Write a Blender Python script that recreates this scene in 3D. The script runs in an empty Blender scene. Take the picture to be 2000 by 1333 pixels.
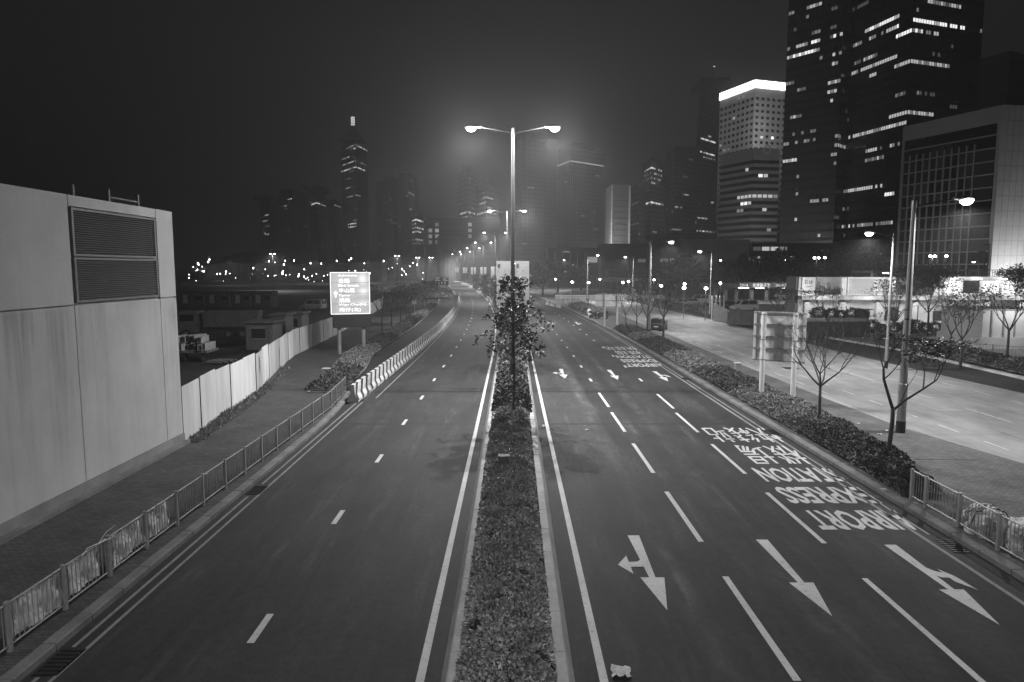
import bpy, bmesh, math, random
import numpy as np
from mathutils import Vector, Matrix
R = random.Random(7)
RN = np.random.RandomState(11)
SC = bpy.context.scene
COL = SC.collection

# ------------------------------------------------------------------ camera, sky, exposure
CAM_H = 7.4
FPX = 1333.3                      # focal length in pixels of the 2000 px wide photograph (24 mm lens)
TILT = math.atan((666.5 - 525) / FPX)
cam = bpy.data.objects.new('camera', bpy.data.cameras.new('camera'))
COL.objects.link(cam)
cam.location = (0, 0, CAM_H)
cam.rotation_euler = (math.pi / 2 - TILT, 0, 0)
cam.data.lens = 24.0; cam.data.sensor_width = 36.0
cam.data.clip_start = 0.1; cam.data.clip_end = 6000
SC.camera = cam
SKY = 0.0112                       # even glow of a misty city night sky
HAZE = 0.0008
LAMP_W = 12500.0                  # each tall street lamp
W = bpy.data.worlds.new('World'); SC.world = W; W.use_nodes = True
W.node_tree.nodes['Background'].inputs[0].default_value = (SKY, SKY, SKY, 1)
W.node_tree.nodes['Background'].inputs[1].default_value = 1.0
SC.view_settings.view_transform = 'Standard'; SC.view_settings.look = 'None'
SC.view_settings.exposure = 0.0; SC.view_settings.gamma = 1.0
SC.view_settings.use_curve_mapping = False
CY = SC.cycles
CY.max_bounces = 4; CY.diffuse_bounces = 2; CY.glossy_bounces = 2; CY.transmission_bounces = 2
CY.volume_bounces = 0; CY.transparent_max_bounces = 6
CY.use_denoising = True; CY.sample_clamp_direct = 20.0; CY.use_adaptive_sampling = False; CY.denoising_prefilter = 'NONE'
CY.sample_clamp_indirect = 2.0
CY.caustics_reflective = False; CY.caustics_refractive = False
CT, ST = math.cos(TILT), math.sin(TILT)


def ray(px, py):
    u = (px - 1000) / FPX; v = (py - 666.5) / FPX
    return u, CT - v * ST, -(v * CT + ST)


def G(px, py, z=0.0):
    """where a sight line meets the level z"""
    dx, dy, dz = ray(px, py); t = (z - CAM_H) / dz
    return dx * t, dy * t


def Zat(py, y):
    v = (py - 666.5) / FPX
    return CAM_H - (y * ST + v * y * CT) / (CT - v * ST)


def at(px, py, y):
    dx, dy, dz = ray(px, py); t = y / dy
    return Vector((dx * t, y, CAM_H + dz * t))


def on_wall(px, py, A, B):
    """along-fraction and height where a sight line meets the upright plane through A and B"""
    dx, dy, dz = ray(px, py)
    ex, ey = B[0] - A[0], B[1] - A[1]
    det = dx * -ey + ex * dy
    t = (A[0] * -ey + ex * A[1]) / det
    s = (dx * A[1] - dy * A[0]) / det
    return s, CAM_H + dz * t


CXT = [(-60, 0), (60, 0), (80, -.25), (100, -.8), (125, -1.9), (150, -3.4), (175, -5.2), (200, -7.5), (230, -10.6), (260, -14),
       (300, -18.6), (340, -24), (400, -33), (500, -50), (600, -70), (700, -92), (850, -130), (1000, -172)]


def cx(y):
    return float(np.interp(y, [a for a, b in CXT], [b for a, b in CXT]))


# ------------------------------------------------------------------ materials (all procedural)
MATS = {}


def nt(name, rough=.8, metal=0.0, spec=.3):
    m = bpy.data.materials.new(name); m.use_nodes = True
    t = m.node_tree; b = t.nodes['Principled BSDF']
    b.inputs['Roughness'].default_value = rough; b.inputs['Metallic'].default_value = metal
    b.inputs['Specular IOR Level'].default_value = spec
    MATS[name] = m
    return m, t, b


def nd(t, kind, **kw):
    n = t.nodes.new(kind)
    for k, v in kw.items():
        if k in n.inputs: n.inputs[k].default_value = v
        else: setattr(n, k, v)
    return n


def math_n(t, op, a, b=None):
    n = t.nodes.new('ShaderNodeMath'); n.operation = op
    for i, x in enumerate((a, b)):
        if x is None: continue
        if isinstance(x, (int, float)): n.inputs[i].default_value = x
        else: t.links.new(x, n.inputs[i])
    return n.outputs[0]


def ramp(t, src, a, b, lo, hi):
    n = t.nodes.new('ShaderNodeMapRange')
    t.links.new(src, n.inputs[0])
    for i, x in zip((1, 2, 3, 4), (a, b, lo, hi)): n.inputs[i].default_value = x
    return n.outputs[0]


def noise(t, vec, scale, detail=3, rough=.55, sx=1, sy=1, sz=1):
    mp = nd(t, 'ShaderNodeMapping'); mp.inputs['Scale'].default_value = (sx, sy, sz)
    t.links.new(vec, mp.inputs[0])
    n = nd(t, 'ShaderNodeTexNoise', Scale=scale, Detail=detail, Roughness=rough)
    t.links.new(mp.outputs[0], n.inputs['Vector'])
    return n.outputs[0]


def pos(t, kind='world'):
    if kind == 'world': return t.nodes.new('ShaderNodeNewGeometry').outputs['Position']
    if kind == 'uv': return t.nodes.new('ShaderNodeTexCoord').outputs['UV']
    return t.nodes.new('ShaderNodeTexCoord').outputs['Object']


def setgrey(t, b, val):
    c = t.nodes.new('ShaderNodeCombineColor')
    for i in range(3): t.links.new(val, c.inputs[i])
    t.links.new(c.outputs[0], b.inputs['Base Color'])


def bump(t, b, h, strength=.3, dist=.02):
    n = t.nodes.new('ShaderNodeBump'); n.inputs['Strength'].default_value = strength; n.inputs['Distance'].default_value = dist
    t.links.new(h, n.inputs['Height']); t.links.new(n.outputs[0], b.inputs['Normal'])


def M(name, v, rough=.75, var=.2, scale=1.5, fine=.12, fscale=30, metal=0.0, spec=.3, bmp=0.0, coord='world'):
    if name in MATS: return MATS[name]
    m, t, b = nt(name, rough, metal, spec)
    p = pos(t, coord)
    a = ramp(t, noise(t, p, scale, 5, .6), .25, .75, v * (1 - var), v * (1 + var))
    f = noise(t, p, fscale, 2)
    setgrey(t, b, math_n(t, 'MULTIPLY', a, ramp(t, f, .2, .8, 1 - fine, 1 + fine)))
    if bmp: bump(t, b, f, bmp)
    return m


def emit(name, strength, sample='NONE', v=1.0):
    if name in MATS: return MATS[name]
    m, t, b = nt(name, .6)
    b.inputs['Base Color'].default_value = (.6, .6, .6, 1)
    b.inputs['Emission Color'].default_value = (v, v, v, 1); b.inputs['Emission Strength'].default_value = strength
    m.cycles.emission_sampling = sample
    return m


def m_asphalt():
    m, t, b = nt('asphalt', .78, 0, .35)
    uv = pos(t, 'uv'); w = pos(t)
    sep = nd(t, 'ShaderNodeSeparateXYZ'); t.links.new(uv, sep.inputs[0]); u, v = sep.outputs[0], sep.outputs[1]
    base = ramp(t, noise(t, w, .35, 5, .6), .3, .7, .0175, .027)
    grain = ramp(t, noise(t, w, 28, 4, .8), .3, .7, .5, 1.55)
    streak = ramp(t, noise(t, uv, .9, 5, .62, 1.0, .09, 1), .35, .68, .84, 1.3)
    blot = ramp(t, noise(t, uv, .5, 6, .65, 1.5, .35, 1), .46, .7, .95, 1.5)
    # worn, paler running strip in the first lane of the right hand road, ending in ragged edges
    wob = math_n(t, 'MULTIPLY', math_n(t, 'SUBTRACT', noise(t, uv, .8, 4, .6, 1, .3, 1), .5), 2.2)
    d = math_n(t, 'ABSOLUTE', math_n(t, 'SUBTRACT', math_n(t, 'ADD', u, math_n(t, 'MULTIPLY', wob, .18)), 3.1))
    m1 = ramp(t, d, 1.2, 1.36, 1, 0)
    vv = math_n(t, 'ADD', v, math_n(t, 'MULTIPLY', wob, 3.0))
    m2 = math_n(t, 'MULTIPLY', ramp(t, vv, 26.6, 28.2, 0, 1), ramp(t, vv, 58, 90, 1, .3))
    worn = math_n(t, 'ADD', math_n(t, 'MULTIPLY', math_n(t, 'MULTIPLY', m1, m2), .7), 1.0)
    # scattered pale scuffs
    sc = ramp(t, noise(t, uv, 1.3, 5, .7, 1.6, .16, 1), .55, .72, 1.0, 2.0)
    # paler, mottled wheel tracks polished into the lanes
    tr = None; uw = math_n(t, 'ADD', u, math_n(t, 'MULTIPLY', wob, .12))
    for uc, am in ((4.0, .75), (5.45, .6), (6.65, .8), (7.9, .3), (9.95, .5), (-2.7, .22), (-4.3, .22), (-6.3, .22), (-7.4, .18)):
        q = math_n(t, 'MULTIPLY', ramp(t, math_n(t, 'ABSOLUTE', math_n(t, 'SUBTRACT', uw, uc)), .08, .42, 1, 0), am)
        tr = q if tr is None else math_n(t, 'ADD', tr, q)
    mott = ramp(t, noise(t, uv, 1.6, 6, .7, 1.2, .5, 1), .36, .64, 0, 1.3)
    track = math_n(t, 'ADD', 1.0, math_n(t, 'MULTIPLY', tr, mott))
    grain2 = ramp(t, noise(t, w, 5.0, 5, .75), .3, .7, .7, 1.32)
    oil = ramp(t, noise(t, uv, .8, 4, .6, 1.6, .22, 1), .58, .74, 1, .62)
    spots = ramp(t, noise(t, w, 2.6, 3, .5), .68, .76, 1, .7)
    x = base
    for k in (grain, streak, blot, worn, sc, track, oil, spots, grain2): x = math_n(t, 'MULTIPLY', x, k)
    setgrey(t, b, x)
    bump(t, b, noise(t, w, 90, 2), .35, .01)
    return m


def m_pavers(name, v, sx=.2, sy=.1):
    m, t, b = nt(name, .85)
    w = pos(t)
    br = nd(t, 'ShaderNodeTexBrick'); t.links.new(w, br.inputs[0])
    br.inputs['Color1'].default_value = (v * .75,) * 3 + (1,); br.inputs['Color2'].default_value = (v * 1.2,) * 3 + (1,)
    br.inputs['Mortar'].default_value = (v * .35,) * 3 + (1,)
    br.inputs['Scale'].default_value = 1; br.inputs['Brick Width'].default_value = sx; br.inputs['Row Height'].default_value = sy
    br.inputs['Mortar Size'].default_value = .008
    bw = nd(t, 'ShaderNodeRGBToBW'); t.links.new(br.outputs[0], bw.inputs[0])
    dirt = ramp(t, noise(t, w, .6, 6, .65), .3, .7, .65, 1.25)
    setgrey(t, b, math_n(t, 'MULTIPLY', bw.outputs[0], dirt))
    bump(t, b, br.outputs[1], -.4, .01)
    return m


def m_wall():
    m, t, b = nt('stained_concrete', .85)
    w = pos(t); sep = nd(t, 'ShaderNodeSeparateXYZ'); t.links.new(w, sep.inputs[0])
    a = ramp(t, noise(t, w, .45, 6, .6), .3, .7, .43, .54)
    st = noise(t, w, 1.0, 5, .65, 1, 1.7, .1)
    wz = math_n(t, 'MULTIPLY', ramp(t, sep.outputs[2], 6.1, 6.35, 1, .2), ramp(t, sep.outputs[2], 1.0, 6.0, .25, 1))
    dark = math_n(t, 'MULTIPLY', math_n(t, 'MULTIPLY', ramp(t, st, .45, .72, 0, .6), wz), ramp(t, noise(t, w, .22, 3), .35, .6, .15, 1))
    fine = ramp(t, noise(t, w, 25, 3, .6), .2, .8, .9, 1.1)
    setgrey(t, b, math_n(t, 'MULTIPLY', math_n(t, 'MULTIPLY', a, math_n(t, 'SUBTRACT', 1.0, dark)), fine))
    bump(t, b, noise(t, w, 18, 3), .15, .01)
    return m


def m_leaf(name, v, rough=.42, transl=True):
    m, t, b = nt(name, rough, 0, .5)
    g = t.nodes.new('ShaderNodeNewGeometry')
    clump = ramp(t, noise(t, g.outputs['Position'], 1.6, 3), .3, .7, .7, 1.25)
    setgrey(t, b, math_n(t, 'MULTIPLY', ramp(t, g.outputs['Random Per Island'], 0, 1, v * .3, v * 1.75), clump))
    return m


def m_stripes():
    m, t, b = nt('barrier_stripes', .7)
    uv = pos(t, 'uv'); sep = nd(t, 'ShaderNodeSeparateXYZ'); t.links.new(uv, sep.inputs[0])
    s = math_n(t, 'FRACT', math_n(t, 'DIVIDE', math_n(t, 'ADD', sep.outputs[0], math_n(t, 'MULTIPLY', sep.outputs[1], .75)), 1.25))
    k = math_n(t, 'LESS_THAN', s, .38)
    dirt = ramp(t, noise(t, pos(t), 3, 5, .65), .3, .75, .62, 1.1)
    setgrey(t, b, math_n(t, 'MULTIPLY', ramp(t, k, 0, 1, .6, .035), dirt))
    return m


def m_sheet():
    m, t, b = nt('hoarding_sheet', .55, 0, .4)
    w = pos(t); oi = t.nodes.new('ShaderNodeObjectInfo')
    a = ramp(t, oi.outputs['Random'], 0, 1, .44, .8)
    s = ramp(t, noise(t, w, 1.5, 5, .6, 1, 1, .15), .35, .7, .8, 1.08)
    setgrey(t, b, math_n(t, 'MULTIPLY', a, s))
    return m


def m_paint():
    m, t, b = nt('road_paint', .65)
    w = pos(t)
    wear = ramp(t, noise(t, w, 9, 6, .75), .28, .46, .3, 1)
    setgrey(t, b, math_n(t, 'MULTIPLY', ramp(t, noise(t, w, .8, 4), .3, .7, .5, .66), wear))
    return m


def m_streaked(name, v, rough=.7):
    m, t, b = nt(name, rough)
    w = pos(t)
    a = ramp(t, noise(t, w, .3, 6, .6, 1.6, .25, 1), .3, .7, v * .78, v * 1.18)
    f = ramp(t, noise(t, w, 14, 3, .6), .25, .75, .9, 1.1)
    cr = ramp(t, noise(t, w, 1.1, 6, .75), .6, .72, 1, .62)
    bk = nd(t, 'ShaderNodeTexBrick'); t.links.new(w, bk.inputs[0]); bk.offset = 0.0
    for nm_, c_ in (('Color1', .86), ('Color2', 1.06), ('Mortar', .55)): bk.inputs[nm_].default_value = (c_, c_, c_, 1)
    bk.inputs['Scale'].default_value = 1; bk.inputs['Brick Width'].default_value = 3.7; bk.inputs['Row Height'].default_value = 5.0; bk.inputs['Mortar Size'].default_value = .03
    bw_ = nd(t, 'ShaderNodeRGBToBW'); t.links.new(bk.outputs[0], bw_.inputs[0]); cr = math_n(t, 'MULTIPLY', cr, bw_.outputs[0])
    cr = math_n(t, 'MULTIPLY', cr, ramp(t, noise(t, w, .55, 5, .65, 1.2, .5, 1), .35, .65, .72, 1.12))
    setgrey(t, b, math_n(t, 'MULTIPLY', math_n(t, 'MULTIPLY', a, f), cr))
    return m


A_ROAD = m_asphalt(); PAV = m_pavers('paver_bricks', .075); PAVR = m_pavers('grey_paver_bricks', .12, .2, .1)
WALLM = m_wall(); LEAF = m_leaf('shrub_leaf', .2, .55); LEAF_H = m_leaf('hedge_leaf', .26); LEAF_D = m_leaf('dark_leaf', .075, .62); LEAF_T = m_leaf('tree_leaf', .11, .5)
STRIPE = m_stripes(); SHEET = m_sheet(); PAINT = m_paint(); PALE_ROAD = m_streaked('pale_concrete_road', .28)
CONC = M('concrete', .22, .85, .25, .9, .15, 20, bmp=.1)
KERBM = M('kerb_concrete', .17, .85, .35, 1.2, .2, 25, bmp=.15)
MEDM = M('pale_kerb_concrete', .42, .8, .3, 1.0, .18, 22, bmp=.12)
SOIL = M('soil', .035, .95, .4, 2, .4, 25, bmp=.4)
SITE = M('site_earth', .03, .95, .45, .15, .3, 4, bmp=.3)
GRASS = M('rough_grass', .07, .9, .5, .4, .4, 9, bmp=.4)
GALV = M('galvanised_steel', .3, .5, .2, 2, .12, 20, metal=.3, spec=.4); POLE = M('lamp_pole_paint', .045, .45, .25, 1.5, .1, 15, metal=.2, spec=.5)
GALVD = M('dull_galvanised_steel', .2, .5, .2, 2, .15, 20, metal=.4, spec=.5)
DARKM = M('dark_metal', .03, .5, .2, 2)
BLACKP = M('black_paint', .012, .3, .1, 2, spec=.5)
WHITEP = M('white_paint', .6, .6, .12, 1.2)
BANNER = M('white_banner_cloth', .85, .85, .22, 2.2, .1, 14)
TARP = M('white_tarpaulin', .55, .5, .35, 5, .2, 22, spec=.5)
RUST = M('painted_skip_steel', .11, .7, .4, 2, .2, 14)
GLASS = M('dark_window_glass', .02, .12, .2, .5, spec=.6)
GLASSC = M('vehicle_glass', .015, .08, .1, .5, spec=.7)
BARK = M('bark', .07, .9, .3, 6, .3, 30, bmp=.4)
RUBBER = M('rubber', .02, .8, .2, 4)
CLAD = M('dark_tower_cladding', .02, .35, .2, .05, .1, .4, spec=.5)
CLADM = M('grey_tower_cladding', .10, .7, .2, .03, .1, .4)
PALECLAD = M('pale_tower_cladding', .33, .7, .15, .03, .08, .4)
TILE = M('pale_tiled_facade', .36, .6, .12, .1, .05, 1.5)
SIGNBACK = M('sign_back_aluminium', .72, .5, .15, 1.5, .08, 12, metal=.2)
PLAZA = M('plaza_paving', .19, .8, .2, .25, .12, 3)
ART1 = M('mural_print_dark', .10, .6, .75, .35, .4, 2.2)
ART2 = M('mural_print_pale', .38, .6, .25, .5, .15, 3)
INK = M('printed_ink', .03, .7, .1, 2)
SHADOW_LINE = M('shadow_line_tone', .026, .8, .2, 3)  # dark tone for shadow lines painted flat on road and pavement
GRATE = M('iron_grate', .025, .6, .2, 5, metal=.3)
LIT = [emit('lit_window_dim', .07), emit('lit_window_soft', .2), emit('lit_window', .55), emit('lit_window_bright', 1.3)]
LENS = emit('lamp_lens', 60); LENS_FAR = emit('small_lamp_lens', 26); TUBE = emit('fluorescent_tube', 28, 'AUTO')
CROWN = emit('roof_light_band', 7.0); CROWNL = emit('roof_light_letters', 3.0)

# ------------------------------------------------------------------ mesh helpers
OFF = {}


class MB:
    def __init__(s): s.v = []; s.f = []; s.uv = None

    def add(s, vs, fs):
        n = len(s.v); s.v += [tuple(p) for p in vs]; s.f += [tuple(i + n for i in f) for f in fs]; return s

    def box(s, x0, x1, y0, y1, z0, z1):
        return s.add([(x0, y0, z0), (x1, y0, z0), (x1, y1, z0), (x0, y1, z0), (x0, y0, z1), (x1, y0, z1), (x1, y1, z1), (x0, y1, z1)],
                     [(0, 3, 2, 1), (4, 5, 6, 7), (0, 1, 5, 4), (1, 2, 6, 5), (2, 3, 7, 6), (3, 0, 4, 7)])

    def obox(s, c, h, rz=0.0):
        ca, sa = math.cos(rz), math.sin(rz); vs = []
        for z in (-1, 1):
            for x, y in ((-1, -1), (1, -1), (1, 1), (-1, 1)):
                X, Y = x * h[0], y * h[1]
                vs.append((c[0] + X * ca - Y * sa, c[1] + X * sa + Y * ca, c[2] + z * h[2]))
        return s.add(vs, [(0, 3, 2, 1), (4, 5, 6, 7), (0, 1, 5, 4), (1, 2, 6, 5), (2, 3, 7, 6), (3, 0, 4, 7)])

    def quad(s, a, b, c, d): return s.add([a, b, c, d], [(0, 1, 2, 3)])

    def tube(s, pts, rad, n=6, cap=True):
        pts = [Vector(p) for p in pts]
        if not isinstance(rad, (list, tuple)): rad = [rad] * len(pts)
        base = len(s.v); up = Vector((0, 0, 1)); prev = None
        for i, p in enumerate(pts):
            d = (pts[min(i + 1, len(pts) - 1)] - pts[max(i - 1, 0)]).normalized()
            if prev is None:
                a = d.cross(up)
                if a.length < .05: a = d.cross(Vector((1, 0, 0)))
                a.normalize()
            else:
                a = prev - d * prev.dot(d); a.normalize()
            prev = a; b = d.cross(a)
            for k in range(n):
                t = 2 * math.pi * k / n
                s.v.append(tuple(p + (a * math.cos(t) + b * math.sin(t)) * rad[i]))
        for i in range(len(pts) - 1):
            for k in range(n):
                q = base + i * n; k2 = (k + 1) % n
                s.f.append((q + k, q + k2, q + n + k2, q + n + k))
        if cap:
            s.f.append(tuple(base + k for k in reversed(range(n))))
            s.f.append(tuple(base + (len(pts) - 1) * n + k for k in range(n)))
        return s

    def prism(s, poly, z0, z1):
        n = len(poly); b = len(s.v)
        s.v += [(x, y, z0) for x, y in poly] + [(x, y, z1) for x, y in poly]
        s.f.append(tuple(b + i for i in reversed(range(n)))); s.f.append(tuple(b + n + i for i in range(n)))
        for i in range(n):
            j = (i + 1) % n; s.f.append((b + i, b + j, b + n + j, b + n + i))
        return s

    def sweep(s, ys, prof, off=0.0, xf=cx):
        """profile (x,z) swept along the road centre line; uv = (run, profile length)"""
        b = len(s.v); n = len(prof)
        for y in ys:
            for x, z in prof: s.v.append((x + xf(y) + off, y, z))
        for i in range(len(ys) - 1):
            for k in range(n - 1):
                q = b + i * n + k; s.f.append((q, q + 1, q + n + 1, q + n))
        return s

    def mesh(s, name, off=(0, 0, 0)):
        me = bpy.data.meshes.new(name)
        o = off
        me.from_pydata([(a - o[0], b - o[1], c - o[2]) for a, b, c in s.v], [], s.f)
        me.update(); return me

    def build(s, name, mat, parent=None, smooth=False, kind=None, uv=None):
        off = OFF.get(parent, (0, 0, 0)) if parent is not None else (0, 0, 0)
        me = s.mesh(name, off)
        return link(name, me, mat, parent, smooth, kind)


def link(name, me, mat, parent=None, smooth=False, kind=None):
    if mat is not None and not me.materials: me.materials.append(mat)
    if smooth: me.polygons.foreach_set('use_smooth', [True] * len(me.polygons))
    o = bpy.data.objects.new(name, me); COL.objects.link(o)
    if parent is not None:
        o.parent = parent; OFF[o] = OFF.get(parent, (0, 0, 0))
    if kind: o['kind'] = kind
    return o


def thing(name, label, cat, loc=(0, 0, 0), group=None, local=False):
    o = bpy.data.objects.new(name, None); COL.objects.link(o); o.empty_display_size = .3
    o.location = loc; o['label'] = label; o['category'] = cat
    if group: o['group'] = group
    OFF[o] = (0, 0, 0) if local else tuple(loc)
    return o


def struct(name, mb, mat, parent=None):
    o = mb.build(name, mat, parent)
    if parent is None: o['kind'] = 'structure'
    return o


def copy_tree(o, parent=None):
    c = o.copy(); COL.objects.link(c); OFF[c] = OFF.get(o, (0, 0, 0))
    if parent is not None: c.parent = parent
    for ch in list(o.children): copy_tree(ch, c)
    return c


def place(proto, first, loc, rz=0.0, label=None, scale=1.0):
    o = proto if first else copy_tree(proto)
    o.location = loc; o.rotation_euler = (0, 0, rz); o.scale = (scale,) * 3
    if label: o['label'] = label
    return o


def setuv(o, fn):
    me = o.data; uvl = me.uv_layers.new(name='UVMap')
    for l in me.loops: uvl.data[l.index].uv = fn(me.vertices[l.vertex_index].co)


def leaves(name, P, D, size, mat, parent, wid=.45, fold=.25):
    """many folded leaf blades in one mesh: P base points, D unit directions"""
    n = len(P); off = np.array(OFF.get(parent, (0, 0, 0)))
    r = RN.normal(size=(n, 3)); side = np.cross(D, r); side /= np.linalg.norm(side, axis=1)[:, None] + 1e-9
    nr = np.cross(side, D); L = (size * RN.uniform(.6, 1.35, n))[:, None]
    a = P; mid = P + D * L * .5; tip = P + D * L + nr * L * -.12
    l = mid + side * L * wid * .5 + nr * L * fold * .5; rr = mid - side * L * wid * .5 + nr * L * fold * .5
    V = np.stack([a, l, tip, rr], 1).reshape(-1, 3) - off
    F = np.stack([np.arange(n) * 4 + k for k in (0, 1, 2, 0, 2, 3)], 1).reshape(-1)
    me = bpy.data.meshes.new(name)
    me.vertices.add(n * 4); me.vertices.foreach_set('co', V.astype(np.float32).ravel())
    me.loops.add(n * 6); me.loops.foreach_set('vertex_index', F.astype(np.int32))
    me.polygons.add(n * 2); me.polygons.foreach_set('loop_start', np.arange(0, n * 6, 3, dtype=np.int32))
    me.polygons.foreach_set('loop_total', np.full(n * 2, 3, np.int32))
    me.update(calc_edges=True); me.validate()
    return link(name, me, mat, parent, kind='stuff')


def text_mesh(body, w=None, h=None):
    c = bpy.data.curves.new('lettering', 'FONT'); c.body = body; c.resolution_u = 2; c.offset = .026 if body.isascii() and body.isupper() else .008
    o = bpy.data.objects.new('lettering', c); COL.objects.link(o)
    me = bpy.data.meshes.new_from_object(o.evaluated_get(bpy.context.evaluated_depsgraph_get()))
    bpy.data.objects.remove(o); bpy.data.curves.remove(c)
    n = len(me.vertices); co = np.zeros(n * 3); me.vertices.foreach_get('co', co); co = co.reshape(-1, 3)
    co[:, :2] -= co[:, :2].min(0); ext = co[:, :2].max(0)
    if h is None: h = ext[1] * w / ext[0]
    if w is None: w = ext[0] * h / ext[1]
    co[:, 0] *= w / ext[0]; co[:, 1] *= h / ext[1]
    return me, co


def text_on(name, body, origin, ux, uy, w, h, mat, parent):
    """flat lettering: origin lower left, ux and uy the reading and the up direction"""
    me, co = text_mesh(body, w, h)
    off = np.array(OFF.get(parent, (0, 0, 0)))
    P = np.array(origin) + co[:, :1] * np.array(ux) + co[:, 1:2] * np.array(uy) - off
    me.vertices.foreach_set('co', P.ravel()); me.update()
    me.materials.clear()
    return link(name, me, mat, parent)


def spot(name, loc, power, parent=None, size=150, blend=.7, aim=(0, 0, -1), rad=.12):
    l = bpy.data.lights.new(name, 'SPOT'); l.energy = power; l.spot_size = math.radians(size); l.spot_blend = blend
    l.shadow_soft_size = rad; l.color = (1, 1, 1)
    o = bpy.data.objects.new(name, l); COL.objects.link(o); o.location = loc
    o.rotation_euler = Vector(aim).to_track_quat('-Z', 'Y').to_euler()
    if parent is not None: o.parent = parent
    return o


NTH = ['first', 'second', 'third', 'fourth', 'fifth', 'sixth', 'seventh', 'eighth', 'ninth', 'tenth', 'eleventh', 'twelfth', 'thirteenth', 'fourteenth', 'fifteenth', 'sixteenth', 'seventeenth', 'eighteenth', 'nineteenth', 'twentieth']
NTH += ['twenty-' + n for n in NTH[:9]] + ['thirtieth'] + ['thirty-' + n for n in NTH[:9]] + ['fortieth']
YS = [0, 6, 12, 20, 30, 40, 50, 60] + list(range(66, 260, 6)) + list(range(260, 1001, 20))

# ------------------------------------------------------------------ ground, roads, pavements, kerbs
struct('ground', MB().box(-1500, 1500, -50, 1750, -.6, -.06), SITE)


def road(name, u0, u1, ys):
    us = np.linspace(u0, u1, 5)
    o = struct(name, MB().sweep(ys, [(u, 0) for u in us]), A_ROAD)
    setuv(o, lambda c: (c.x - cx(c.y), c.y)); return o


left_road = road('left_carriageway', -8.9, -.9, YS)
right_road = road('right_carriageway', .9, 12.15, YS)
side_poly = [(-10.2, 41.5), (-10.6, 49.1), (-11.7, 57), (-11.95, 64.4), (-12.15, 84.5), (-13.1, 105), (-14.9, 138), (-17.5, 165), (-22, 200)]
mb = MB(); n = 0
for x, y in side_poly: mb.v += [(x, y, .004), (-8.8 + cx(y), y, .004)]
mb.f = [(2 * i, 2 * i + 1, 2 * i + 3, 2 * i + 2) for i in range(len(side_poly) - 1)]
side_road = struct('closed_side_lane', mb, A_ROAD); setuv(side_road, lambda c: (c.x - cx(c.y), c.y))

HOARD = [(-13.78, 28.1), (-14.48, 32.7), (-15.19, 40), (-17.3, 51), (-18.28, 56.2), (-19.3, 73), (-21.6, 100), (-24.8, 132)]
bedL = [(-12.05, 39.6), (-13.03, 47), (-14.0, 55.6), (-14.43, 74.8), (-14.88, 90), (-15.69, 119.4), (-16.4, 138)]
pv = [(-13.75, -8)] + HOARD + [(-18, 150), (-16.4, 138)] + bedL[::-1][1:] + [(-9.75, 39.6), (-9.15, 34), (-9.15, -8)]
pavL = struct('left_pavement', MB().prism(pv, -.1, .13), PAV)
bedp = bedL + [(-14.9, 138), (-13.1, 105), (-12.15, 84.5), (-11.95, 64.4), (-11.7, 57), (-10.6, 49.1), (-10.2, 41.5), (-9.75, 39.6)]
struct('planting_bed', MB().prism(bedp, -.1, .12), SOIL)

LN = [(21.2, 16), (19.2, 25), (18.45, 28.3), (17.93, 31.1), (17.65, 38), (17.6, 42), (17.35, 57), (17.4, 73), (17.0, 85), (17.2, 109), (16.5, 150), (14, 190)]
LF = [(31.5, 10), (30.5, 40), (29.9, 47), (29.5, 56), (29.1, 75), (29.0, 99), (27.8, 122), (27, 150), (26, 190)]
FK = [(34, 10), (34.2, 45), (34.4, 51), (35, 62), (33.6, 72), (32.6, 100), (32.6, 190)]


def rk(y): return 12.42 + cx(y)


pr = [(rk(y), y) for y in (-8, 10, 30, 60, 80, 100, 120, 150, 190)] + LN[::-1] + [(24, -8)]
pavR = struct('right_pavement', MB().prism(pr, -.1, .13), PAVR)
struct('pale_service_road', MB().prism(LN + LF[::-1], -.1, .006), PALE_ROAD)
mb = MB().prism([(31.5, 10)] + LF[1:] + FK[::-1], -.1, .004)
o = struct('dark_service_lane', mb, A_ROAD); setuv(o, lambda c: (c.x + 40, c.y))
struct('plaza', MB().prism([(34.2, 10)] + [(x + .15, y) for x, y in FK[1:]] + [(260, 190), (260, 10)], -.1, .1), PLAZA)
struct('plaza_road', MB().prism([(8, 191), (260, 191), (300, 330), (-8, 330)], -.1, .02), PALE_ROAD)
struct('grass_field', MB().prism([(-80, 150), (-22, 150), (-24, 240), (-110, 240)], -.1, .02), GRASS)
struct('waterfront_road', MB().prism([(-420, 330), (-40, 330), (-60, 420), (-480, 420)], -.1, .02), M('far_road', .16))


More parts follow.
